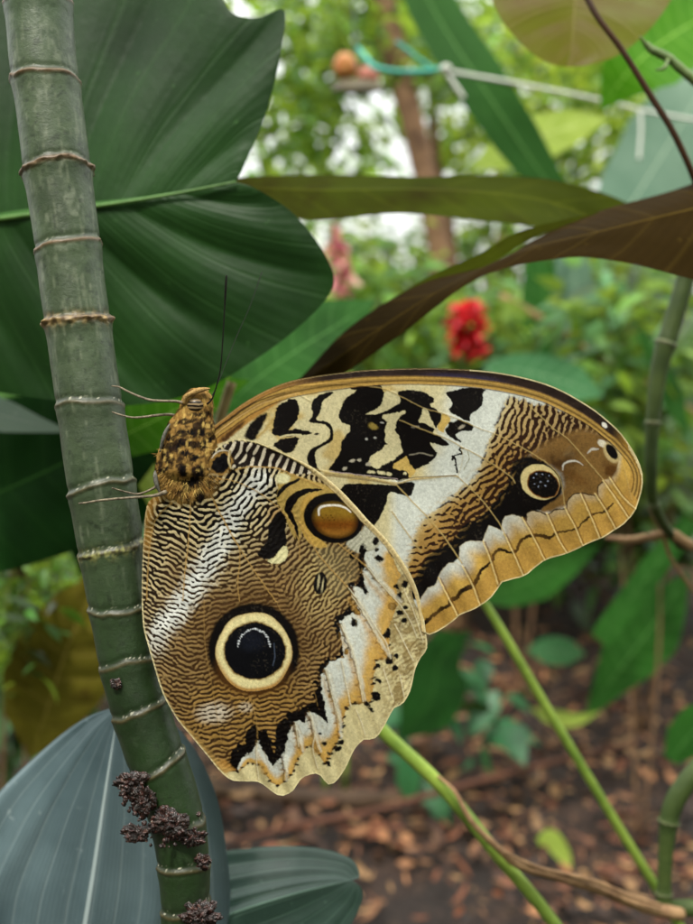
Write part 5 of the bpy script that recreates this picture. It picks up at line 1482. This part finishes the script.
leaf('blade', mid, ll, rr, PURP, t, nu=70, nv=61, seed=14, pucker=.05, npk=6, cup=.15)
tube('petiole', [(560, -70, .30), (590, 4, .29), (622, 50, .288), (652, 98, .288), (672, 130, .288), (690, 168, .29), (700, 196, .293)], [3.2, 3, 3, 3.2, 3.2, 3.2, 3], simple_mat('petiole_brown', H('#2c1a0e'), H('#48301c'), 60, .6, .3, .15), t, 12, 60)
t = thing('twig', P(700, 90, .3), 'short cut green twig with buds at the upper right edge', 'twig')
tgm = simple_mat('twig_green', H('#3f5a2c'), H('#7a8a4c'), 90, .5, .5)
tube('stem', [(646, 44, .3), (652, 50, .3), (668, 58, .3), (682, 70, .3), (700, 84, .3), (740, 110, .3)], [3, 4, 4.4, 4.6, 5, 6], tgm, t, 12, 40, jit=.06, seed=1)
tube('bud', [(650, 50, .3), (644, 42, .299), (640, 36, .298)], [2.2, 2, .8], tgm, t, 8, 12); tube('bud', [(668, 60, .299), (664, 68, .297), (656, 70, .296)], [2.2, 2, .8], tgm, t, 8, 12)
# yellow-lit leaves in the top right corner
for i, (m_, w_, lb, mt) in enumerate((([(600, 110, .62), (630, 70, .6), (665, 40, .6), (715, 10, .6)], [0, 26, 42, 40, 20], 'sunlit yellow green leaf in the upper right behind the brown petiole', LIME),
                                  ([(470, 170, .8), (510, 150, .8), (560, 130, .8), (610, 118, .8)], [0, 18, 24, 18, 0], 'olive yellow leaf behind the white string', YELG))):
    t = thing('lime_leaf', P(*m_[-1]), lb, 'leaf')
    blade('blade', m_, w_, mt, t, seed=20 + i)
t = thing('strap_leaf', P(400, -60, .7), 'long green strap leaf slanting down across the top middle', 'leaf')
blade('blade', [(395, -60, .7), (440, 20, .7), (485, 90, .7), (525, 150, .71), (560, 200, .72)], [16, 24, 27, 24, 14], BAN, t, seed=22)
t = thing('strap_leaf', P(620, 420, .9), 'wide grey green banana leaf blade at right behind the strap leaf', 'leaf')
blade('blade', [(740, 30, .95), (690, 110, .93), (640, 190, .92), (600, 250, .9)], [10, 34, 46, 40, 20], GRY, t, seed=23)
t = thing('strap_leaf', P(560, 420, 1.0), 'upright grey green leaf blades right of the red flower', 'leaf')
blade('blade', [(575, 430, 1.0), (580, 350, 1.0), (575, 280, 1.0), (565, 235, 1.0)], [10, 22, 22, 12], GRY, t, seed=24)
t = thing('broad_leaf', P(560, 520, 1.0), 'dark green upright leaf between the red flower and the grey blades', 'leaf')
blade('blade', [(560, 420, 1.05), (552, 350, 1.05), (545, 300, 1.05), (540, 250, 1.05)], [12, 26, 26, 14], MID, t, seed=25)
t = thing('broad_leaf', P(490, 372, .8), 'pale green oval leaf just above the forewing edge', 'leaf')
blade('blade', [(480, 366, .8), (520, 370, .8), (560, 380, .8), (605, 396, .8)], [0, 16, 22, 20, 0], PALE, t, seed=26)
t = thing('broad_leaf', P(590, 700, .8), 'green paddle shaped young leaf rising from the mulch at right', 'leaf')
blade('blade', [(588, 716, 1.0), (605, 690, 1.0), (630, 655, 1.0), (655, 622, 1.0), (690, 570, 1.0)], [3, 16, 30, 34, 20, 0], MID, t, seed=27)
t = thing('curled_leaf', P(560, 715, 1.0), 'curled yellow green leaf lying at the foot of the paddle leaf', 'leaf')
blade('blade', [(530, 708, 1.0), (550, 716, 1.0), (575, 720, 1.0), (600, 712, 1.0)], [0, 7, 8, 5, 0], YELG, t, seed=28)
t = thing('small_leaf', P(550, 655, 1.2), 'small blue green leaf lying flat on the mulch behind the stalk', 'leaf')
blade('blade', [(526, 650, 1.2), (545, 650, 1.2), (565, 652, 1.2), (586, 654, 1.2)], [0, 12, 15, 12, 0], PALE, t, seed=29)
t = thing('small_leaf', P(552, 850, .9), 'small yellow leaf with a notch lying on dark soil at lower right', 'leaf')
blade('blade', [(538, 842, .9), (550, 838, .9), (560, 850, .9), (572, 868, .9)], [4, 9, 9, 7, 0], YELG, t, seed=30)
for i, (m_, w_, lb, mt) in enumerate((
        ([(470, 600, .9), (520, 585, .9), (560, 565, .9), (600, 545, .9)], [0, 18, 24, 16, 0], 'dark green leaf under the forewing margin', MID),
        ([(400, 740, 1.0), (430, 700, 1.0), (440, 660, 1.0), (470, 630, 1.0)], [0, 28, 34, 20, 0], 'deep green seedling leaf right of the hindwing tails', BIG2),
        ([(425, 650, 1.1), (445, 640, 1.1), (468, 650, 1.1)], [0, 10, 10, 0], 'small bright leaf beside the hindwing corner', MID),
        ([(670, 760, .7), (690, 735, .7), (720, 700, .7)], [8, 22, 22, 0], 'green leaf edge at the lower right above the bent cane', MID),
        ([(640, 330, .9), (665, 380, .9), (690, 440, .9)], [4, 10, 12, 0], 'narrow green leaf at the right edge beside the cane', MID),
        ([(630, 600, .8), (600, 640, .8), (660, 560, .8), (693, 520, .8)], [2, 12, 14, 10], 'narrow dark leaf behind the wing tip', MID),
        ([(560, 330, 1.1), (600, 300, 1.1), (640, 290, 1.1)], [0, 14, 18, 0], 'light green leaf among the blades at right', PALE))):
    t = thing('green_leaf', P(*m_[0]), lb, 'leaf')
    blade('blade', m_, w_, mt, t, seed=31 + i)

# ------------------------------------------------------------------ stalks and twigs
def jointed(name, label, path, rad, nodes, mat, nmat, cat='cane'):
    t = thing(name, P(*path[-1]), label, cat)
    q = spline(np.column_stack([path, np.broadcast_to(rad, (len(path),))]), 120)
    R = q[:, 3].copy()
    for n0 in nodes: R *= 1 + .16 * np.exp(-((q[:, 1] - n0) / 3.0) ** 2)
    V, F, uv = tube_geo(P(q[:, 0], q[:, 1], q[:, 2]), R * q[:, 2] / F_PX, 20)
    mesh('stem', V, F, mat, t, uv=uv)
    for n0 in nodes:
        i = np.argmin(np.abs(q[:, 1] - n0)); w3 = q[i - 1:i + 2]; w3 = np.array([w3[1] + (w3[0] - w3[1]) * .22, w3[1], w3[1] + (w3[2] - w3[1]) * .22])
        V, F, uv = tube_geo(P(w3[:, 0], w3[:, 1], w3[:, 2]), R[i] * np.array([1.0, 1.07, 1.0]) * w3[:, 2] / F_PX, 20)
        mesh('node_ring', V, F, nmat, t)
    return t


CANEG = simple_mat('cane_green', H('#28381a'), H('#4c5a2c'), 50, .5, .3, .25)
RING = simple_mat('cane_ring', H('#4c5a3a'), H('#7c7c58'), 200, .6, .4)
jointed('green_cane', 'curving green jointed cane at the right edge beside the wing tip', [(720, 150, .34), (704, 215, .34), (688, 270, .34), (672, 325, .34), (660, 365, .34), (653, 420, .34), (651, 470, .34), (655, 508, .345), (680, 545, .36), (740, 600, .38), (820, 1300, .42)],
        [7, 8, 9, 9.5, 9, 7, 6, 5.5, 4.5, 5, 7], [344, 425, 500], CANEG, RING)
jointed('green_cane', 'bent green jointed cane in the bottom right corner', [(760, 700, .33), (712, 755, .33), (685, 785, .33), (671, 812, .33), (666, 850, .33), (664, 890, .33), (664, 906, .33)],
        [10, 10, 10, 9.5, 7.5, 7, 8], [822, 893], CANEG, RING)
tag(tube('green_stalk', [(470, 580, .34), (500, 628, .34), (545, 705, .345), (590, 780, .35), (625, 838, .355), (655, 886, .36), (700, 960, .37)], [4, 4.6, 4.8, 4.8, 4.8, 5, 5], STALK, k=12, n=50), 'slender straight green stalk from the forewing margin to the bent cane', 'stalk')
tag(tube('green_stalk', [(330, 668, .30), (380, 728, .30), (430, 775, .30), (460, 808, .30), (500, 858, .30), (540, 905, .30), (600, 985, .30)], [6.5, 6.8, 7, 6.8, 6.6, 6.4, 6.4], STALK, k=14, n=50), 'thicker lime green stalk running down from behind the hindwing', 'stalk')
TW = simple_mat('twig_tan', H('#6a4c34'), H('#b08c64'), 120, .75, .8)
t = thing('dry_twig', P(664, 912, .33), 'dry reddish tan twig leaning over the lime stalk to the bent cane', 'twig')
tube('stem', [(438, 776, .298), (455, 792, .294), (472, 822, .292), (500, 850, .292), (520, 866, .294), (560, 878, .30), (600, 890, .31), (640, 906, .32), (680, 914, .328)], [1.2, 2.0, 2.8, 3.6, 4.2, 4.6, 4.6, 5.5, 7], TW, t, 12, 80, jit=.05, seed=3)
tube('stem', [(505, 852, .290), (540, 868, .296), (590, 880, .304), (630, 896, .312), (660, 905, .32)], [1.0, 2, 2.4, 2.4, 2], TW, t, 10, 50, jit=.06, seed=4)
tag(tube('cane_stump', [(660, 908, .33), (700, 914, .33), (760, 940, .33), (790, 1300, .33), (800, 2500, .33)], [8, 9, 10, 11, 11], CANEG, k=16, n=20), 'grey green stump leaving the corner beside the bent cane', 'stump')
t = thing('bare_twig', P(720, 560, .36), 'pale forked bare twig reaching in behind the wing tip', 'twig')
tube('stem', [(606, 538, .36), (630, 540, .36), (655, 536, .358), (672, 534, .356), (692, 546, .354), (740, 570, .35)], [2.5, 4, 4.6, 5, 5, 5], TW, t, 10, 50, jit=.08, seed=5)
tube('fork', [(668, 536, .357), (656, 520, .357), (650, 508, .357)], [3.5, 2.6, 1.5], TW, t, 8, 20); tube('fork', [(664, 536, .357), (672, 560, .36), (700, 600, .36)], [2.5, 2, 2], TW, t, 8, 20)
tag(tube('fallen_twig', [(230, 842, .98), (300, 825, .98), (370, 812, .98), (430, 795, .99), (520, 770, 1.02), (640, 742, 1.08)], [2, 3.2, 3.6, 3.6, 3.2, 3], simple_mat('twig_red', H('#3c2418'), H('#68402e'), 40, .8, .5), k=10), 'long reddish fallen twig lying across the soil', 'twig')
tag(tube('fallen_twig', [(200, 790, 1.05), (280, 795, 1.05), (350, 800, 1.04), (420, 796, 1.04)], [6, 9, 10, 6], simple_mat('twig_dark', H('#2c2018'), H('#54402e'), 30, .85, .8), k=10, jit=.06), 'thick dark rotten branch lying under the hindwing', 'branch')

tag(tube('dry_stalk', [(500, 296, 1.0), (540, 318, 1.0), (580, 346, 1.0), (625, 372, 1.0), (690, 410, 1.02), (800, 500, 1.05)], [3.5, 4, 4, 3.6, 3.4, 3.4], TW, k=10, n=40), 'pale dry stalk leaning among the leaves right of the red flower', 'stalk')
# ------------------------------------------------------------------ flowers, string, feeder
def spike(name, label, cx, y0, y1, w_, d, col, group=None, seed=0, n=150, stalk=None, pl=.012):
    r = np.random.RandomState(seed)
    t = thing(name, P(*stalk[-1]), label, 'flower', group)
    yy = r.uniform(y0, y1, n); tt = (yy - y0) / (y1 - y0)
    a = r.rand(n) * 2 * np.pi; rad = w_ * np.sqrt(np.clip(np.sin(np.pi * np.clip(tt * .8 + .12, 0, 1)), 0, 1)) * r.uniform(.6, 1, n)
    C = P(cx + rad * np.cos(a), yy, d + rad * np.sin(a) * d / F_PX)
    cen = P(np.full(n, cx), yy, np.full(n, d))
    V, F, c = foliage_geo(C, np.full(n, pl) * r.uniform(.7, 1.2, n), np.full(n, pl * .6), r, -.2, palette(col, n, r, .12), 0.3, (C - cen) * 20)
    m, tn, b = nodes_of(name + '_petal')
    vc = N(tn, 'ShaderNodeVertexColor', layer_name='Col'); tn.links.new(vc.outputs[0], b.inputs['Base Color']); b.inputs['Roughness'].default_value = .5
    translucent(tn, b, vc.outputs[0], .3)
    mesh('petals', V, F, m, t, col=c, smooth=False)
    tube('stalk', [(cx, (y0 + y1) / 2, d)] + stalk, 3, STALK, t, 8, 30)
    return t


spike('red_flower', 'bright red flower cone above the middle of the forewing', 469, 306, 354, 17, .9, [H('#d8141c'), H('#c01020'), H('#f03038')], seed=3, n=260, stalk=[(466, 380, .92), (440, 480, .98), (380, 610, 1.05), (335, 720, 1.1), (325, 793, 1.1)])
spike('pink_flower', 'soft pink flower below the great leaf tip', 343, 240, 306, 9, 1.1, [H('#d88a8a'), H('#c06a7c'), H('#d8a89a')], seed=4, n=50, stalk=[(345, 330, 1.1), (350, 480, 1.1), (345, 790, 1.1)], pl=.02)
OR = simple_mat('fruit_orange', H('#a8602c'), H('#c48c50'), 60, .5, .4)
RE = simple_mat('fruit_red', H('#8a4030'), H('#b0705c'), 60, .5, .4)


def ball(name, x, y, d, r_, mat, parent, sy=1.0, seed=0):
    u, v = np.meshgrid(np.linspace(0, np.pi, 20), np.linspace(0, 2 * np.pi, 28, endpoint=False), indexing='ij')
    nz = 1 + .10 * fbm(u * 20, v * 12, 14, seed, 2)
    V = P(x + r_ * np.sin(u) * np.cos(v) * nz, y + sy * r_ * np.cos(u) * nz, np.full(u.shape, d)) + (r_ * np.sin(u) * np.sin(v) * nz * d / F_PX)[..., None] * FW
    return mesh(name, V.reshape(-1, 3), grid_faces(20, 28, True), mat, parent)


t = thing('hanging_feeder', P(360, 30, .9), 'hanging feeder with orange fruit on a teal cord at the top', 'feeder')
ball('fruit', 345, 66, .9, 12, OR, t, 1.1, 1); ball('fruit', 368, 77, .9, 11, RE, t, 1.0, 2)
u = np.linspace(0, 2 * np.pi, 33)
prof = spline([(2, 78), (14, 79), (24, 84), (27, 90), (24, 91), (12, 94), (2, 95)], 20)
V = np.array([P(358 + a * np.cos(u[:-1]), np.full(32, b), .9 + a * np.sin(u[:-1]) * .9 / F_PX) for a, b in prof]).reshape(-1, 3)
mesh('dish', V, grid_faces(20, 32, True), simple_mat('dish_brown', H('#3a3020'), H('#5c5434'), 50, .6, .3), t)
tube('cord', [(352, -60, .9), (354, 20, .9), (358, 80, .9)], 1.3, simple_mat('cord_dark', H('#2c3a3c'), H('#4a5a5c'), 90, .7, .3), t)
WSTR = simple_mat('string_white', H('#c8ccc4'), H('#e8e8e0'), 300, .8, .6)
TEALC = simple_mat('cord_teal', H('#2c8a7c'), H('#4cb0a0'), 200, .6, .5)
t = thing('string', P(378, 66, .7), 'white string tied with a knot to a teal cord across the branches', 'string')
tube('cord', [(358, 48, .72), (366, 58, .71), (376, 68, .70), (400, 72, .70), (432, 71, .70), (440, 68, .70)], [2.2, 2.6, 3, 3, 3, 2.4], TEALC, t, 10, 50)
tube('cord', [(436, 71, .70), (420, 60, .70), (402, 46, .70), (396, 42, .70)], 2, TEALC, t, 10, 30)
tube('strand', [(440, 70, .70), (480, 77, .70), (530, 86, .70), (580, 96, .70), (620, 105, .70), (656, 113, .70), (760, 132, .70)], [2.2, 2.2, 2.0, 1.9, 1.8, 1.8, 1.8], WSTR, t, 8, 60)
tube('strand', [(442, 68, .698), (450, 78, .698), (457, 88, .698), (464, 98, .698)], 2.2, WSTR, t, 8, 20)
tube('strand', [(640, 110, .70), (641, 130, .70), (639, 160, .70)], 1.6, WSTR, t, 8, 20)
ball('knot', 446, 69, .698, 6, WSTR, t, .8, 5)

# ------------------------------------------------------------------ trees and shrubs behind
def trunk(label, path, rad, seed=0, mat=BARK):
    t = thing('tree', P(*path[-1]), label, 'tree')
    q = spline(np.column_stack([path, np.broadcast_to(rad, (len(path),))]), 60)
    V, F, uv = tube_geo(P(q[:, 0], q[:, 1], q[:, 2]), q[:, 3] * q[:, 2] / F_PX * (1 + .05 * np.random.RandomState(seed).randn(60)), 14)
    mesh('trunk', V, F, mat, t, uv=uv)
    return t


def tree_crown(t, blobs, n, L, W, cols, seed, mat=None, face=None):
    r = np.random.RandomState(seed)
    bl = np.array(blobs, float); wts = bl[:, 3] * bl[:, 4]; wts /= wts.sum()
    ns = max(6, n // 8); k = r.choice(len(bl), ns, p=wts)
    a = r.randn(ns, 3); a /= np.linalg.norm(a, axis=1)[:, None]; a *= r.rand(ns, 1) ** .4
    SC = P(bl[k, 0] + a[:, 0] * bl[k, 3], bl[k, 1] + a[:, 1] * bl[k, 4], bl[k, 2] + a[:, 2] * bl[k, 5])
    C = SC[r.randint(0, ns, n)] + r.randn(n, 3) * L * .8
    sc = r.uniform(.55, 1.3, n)
    V, F, col = foliage_geo(C, L * sc, W * sc, r, .3, palette(cols, n, r), face=face)
    mesh('crown', V, F, mat or FOL, t, col=col, smooth=False)


BRIGHT = [H('#4c8220'), H('#6ca02c'), H('#3a7020'), H('#8cb03c'), H('#2c5c1c')]
MIDG = [H('#245018'), H('#3f7428'), H('#4f8436'), H('#16340e'), H('#7aa84c'), H('#102a0c')]
DARK = [H('#143a18'), H('#1e4a20'), H('#28562a'), H('#0e2a12')]
COOL = [H('#3c7444'), H('#4c8450'), H('#2a5c34'), H('#669c68'), H('#1c4424')]
YELLOW = [H('#b8cc3c'), H('#d0dc5c'), H('#8cb030')]

t = trunk('slanting brown tree trunk behind the strap leaves at the top middle', [(372, -60, 1.6), (392, 40, 1.6), (412, 120, 1.6), (430, 200, 1.6), (445, 290, 1.6), (452, 420, 1.6), (455, 640, 1.6)], [13, 13, 12, 12, 12, 13, 14], 1)
tree_crown(t, [(330, 20, 1.8, 90, 70, .3), (300, 110, 1.8, 60, 60, .25), (430, 40, 1.8, 60, 60, .3)], 2000, .04, .018, BRIGHT, 1)
t = trunk('thin brown tree stem leaning beside the slanting trunk', [(440, -60, 2.0), (432, 60, 2.0), (436, 160, 2.0), (452, 260, 2.0), (440, 420, 2.0), (436, 575, 2.0)], [5, 5, 6, 6, 6, 7], 2)
tree_crown(t, [(560, 60, 2.2, 110, 70, .3), (520, 160, 2.2, 90, 60, .3), (640, 140, 2.2, 70, 80, .3)], 2300, .042, .019, BRIGHT + YELLOW, 2)
t = trunk('dark forked tree stem behind the string, right of the trunks', [(480, -60, 3.0), (520, 60, 3.0), (560, 150, 3.0), (500, 240, 3.0), (480, 400, 3.0), (480, 485, 3.0)], [4, 4, 5, 6, 8, 8], 3)
tree_crown(t, [(470, 60, 3.2, 160, 110, .5), (640, 80, 3.2, 110, 110, .5), (330, 200, 3.2, 90, 80, .4)], 2000, .06, .028, MIDG + BRIGHT, 3)

shrub('leafy_shrub', 'light leafy shrub in the gap between the great leaf and the bronze leaves', 'shrub', [(360, 290, 1.5, 50, 50, .15), (400, 340, 1.5, 60, 40, .15), (300, 350, 1.5, 50, 50, .2)], 700, .045, .022, MIDG + BRIGHT, [[(360, 640, 1.55), (365, 450, 1.5), (370, 330, 1.5)], [(360, 640, 1.55), (400, 460, 1.5), (410, 330, 1.5)]], 'shrubs behind the butterfly', 11, sr=3)
shrub('leafy_shrub', 'fine leaved blue green shrub around the red flower', 'shrub', [(490, 340, 1.3, 60, 50, .15), (540, 370, 1.3, 60, 50, .15), (450, 330, 1.35, 40, 40, .1), (600, 340, 1.3, 50, 40, .1)], 2200, .03, .013, COOL + BRIGHT, [[(520, 720, 1.35), (510, 500, 1.3), (500, 340, 1.3)], [(520, 720, 1.35), (545, 500, 1.3), (555, 360, 1.3)]], 'shrubs behind the butterfly', 12, sr=2.5)
shrub('leafy_shrub', 'pale green shrub right of the wing tip behind the curving cane', 'shrub', [(610, 380, 1.2, 60, 60, .15), (650, 450, 1.2, 50, 60, .15), (600, 310, 1.25, 60, 40, .1), (670, 330, 1.25, 40, 60, .1)], 2200, .034, .014, COOL + MIDG, [[(640, 760, 1.25), (630, 550, 1.2), (610, 350, 1.2)], [(640, 760, 1.25), (670, 550, 1.2), (660, 380, 1.2)]], 'shrubs behind the butterfly', 13, sr=3)
shrub('leafy_shrub', 'tall mid green shrub far behind the red flower', 'shrub', [(520, 300, 2.4, 140, 90, .3), (400, 330, 2.4, 90, 80, .3), (640, 300, 2.4, 80, 100, .3)], 2600, .05, .022, MIDG + COOL, [[(520, 540, 2.5), (510, 420, 2.4), (500, 280, 2.4)], [(520, 540, 2.5), (600, 420, 2.4), (620, 280, 2.4)], [(520, 540, 2.5), (430, 420, 2.4), (400, 300, 2.4)]], 'shrubs behind the butterfly', 14, sr=3)
shrub('leafy_shrub', 'dark green shrub at the right edge behind the wing tip', 'shrub', [(660, 500, 1.6, 60, 50, .2), (610, 470, 1.6, 60, 60, .2), (560, 520, 1.65, 50, 40, .2)], 1500, .05, .02, DARK + MIDG, [[(640, 640, 1.7), (640, 560, 1.6), (640, 460, 1.6)], [(640, 640, 1.7), (580, 560, 1.6), (570, 500, 1.6)]], 'shrubs behind the butterfly', 15, FOL_D, sr=3)
shrub('leafy_shrub', 'deep green shrub hidden behind the butterfly wings', 'shrub', [(400, 480, 2.0, 200, 100, .3), (250, 480, 2.0, 120, 100, .3), (520, 480, 2.0, 120, 80, .3)], 2600, .06, .03, DARK, [[(400, 575, 2.05), (380, 480, 2.0), (350, 400, 2.0)], [(400, 575, 2.05), (470, 490, 2.0), (500, 420, 2.0)]], 'shrubs behind the butterfly', 16, FOL_D, sr=3)
shrub('fern', 'bright low fern filling the gap above the dying leaf at the left edge', 'fern', [(20, 560, .5, 50, 26, .04), (10, 610, .5, 30, 40, .04), (60, 560, .52, 30, 20, .03)], 500, .013, .005, MIDG + BRIGHT, [[(30, 1200, .55), (25, 800, .52), (22, 580, .5)]], None, 41, sr=2)
shrub('leafy_shrub', 'light green shrub with larger leaves between the grey blades and the curving cane', 'shrub', [(600, 330, .95, 40, 40, .08), (570, 400, 1.0, 50, 30, .08), (640, 300, 1.0, 40, 40, .08), (620, 430, 1.0, 40, 50, .08)], 420, .042, .015, COOL + BRIGHT, [[(640, 870, 1.0), (625, 600, 1.0), (600, 360, .97)], [(640, 870, 1.0), (660, 600, 1.0), (640, 330, 1.0)]], 'shrubs behind the butterfly', 42, sr=2)
shrub('fern', 'small green fern tuft at the left edge below the shadowed leaf', 'fern', [(10, 575, .62, 40, 30, .05), (15, 625, .62, 30, 30, .05), (-10, 600, .62, 40, 40, .05)], 420, .020, .008, MIDG, [[(0, 900, .66), (5, 700, .63), (10, 590, .62)]], None, 17, sr=3)
shrub('leafy_shrub', 'dark undergrowth bush behind the cane at the lower left', 'shrub', [(40, 680, .9, 80, 60, .1), (30, 500, .95, 100, 60, .1), (120, 600, .95, 70, 60, .1), (0, 740, .85, 50, 40, .05)], 900, .035, .016, DARK, [[(60, 890, .95), (50, 760, .92), (40, 600, .92)], [(60, 890, .95), (110, 760, .92), (120, 560, .92)]], None, 18, FOL_D, sr=4)
shrub('seedling', 'green seedling with lobed leaves right of the hindwing tails', 'seedling', [(430, 690, 1.1, 26, 34, .03), (410, 740, 1.1, 20, 20, .03)], 40, .05, .03, [H('#1e5a34'), H('#2a6a40')], [[(425, 790, 1.12), (428, 740, 1.1), (432, 690, 1.1)]], None, 19, FOL_D, sr=2)
# the far wood and an unseen leaf screen against side light: one mass
r = np.random.RandomState(77)
m = 16000
x = r.uniform(-500, 1200, m); y = 462 - 60 + r.randn(m) * 90 - np.where(r.rand(m) < .3, r.rand(m) * 500, 0)
d = r.uniform(5, 8, m)
keep = ~((y < 345) & (r.rand(m) < 0.88)); x, y, d = x[keep], y[keep], d[keep]; m = len(x)
C = P(x, y, d); C[:, 2] = np.maximum(C[:, 2], 0.05)
# unseen leaves added behind the camera, raised to block low side light
m2 = 15000
a = r.uniform(0, 2 * np.pi, m2); rad = r.uniform(2.2, 4.5, m2)
C2 = np.stack([rad * np.cos(a), rad * np.sin(a), r.rand(m2) ** 1.1 * 3.4], 1)
C2 = C2[C2[:, 1] < 0.3 + 0 * C2[:, 0]]
C = np.vstack([C, C2]); m = len(C)
V, F, col = foliage_geo(C, np.full(m, .26) * r.uniform(.6, 1.2, m), np.full(m, .12), r, .2, palette(MIDG + DARK + BRIGHT, m, r))
tag(mesh('far_wood_and_screen', V, F, FOL, col=col, smooth=False, loc=(0, 6, 0)), 'far wood of mixed green leaves closing the view, with unseen leaves added behind the camera to block side light', 'wood', kind='stuff')
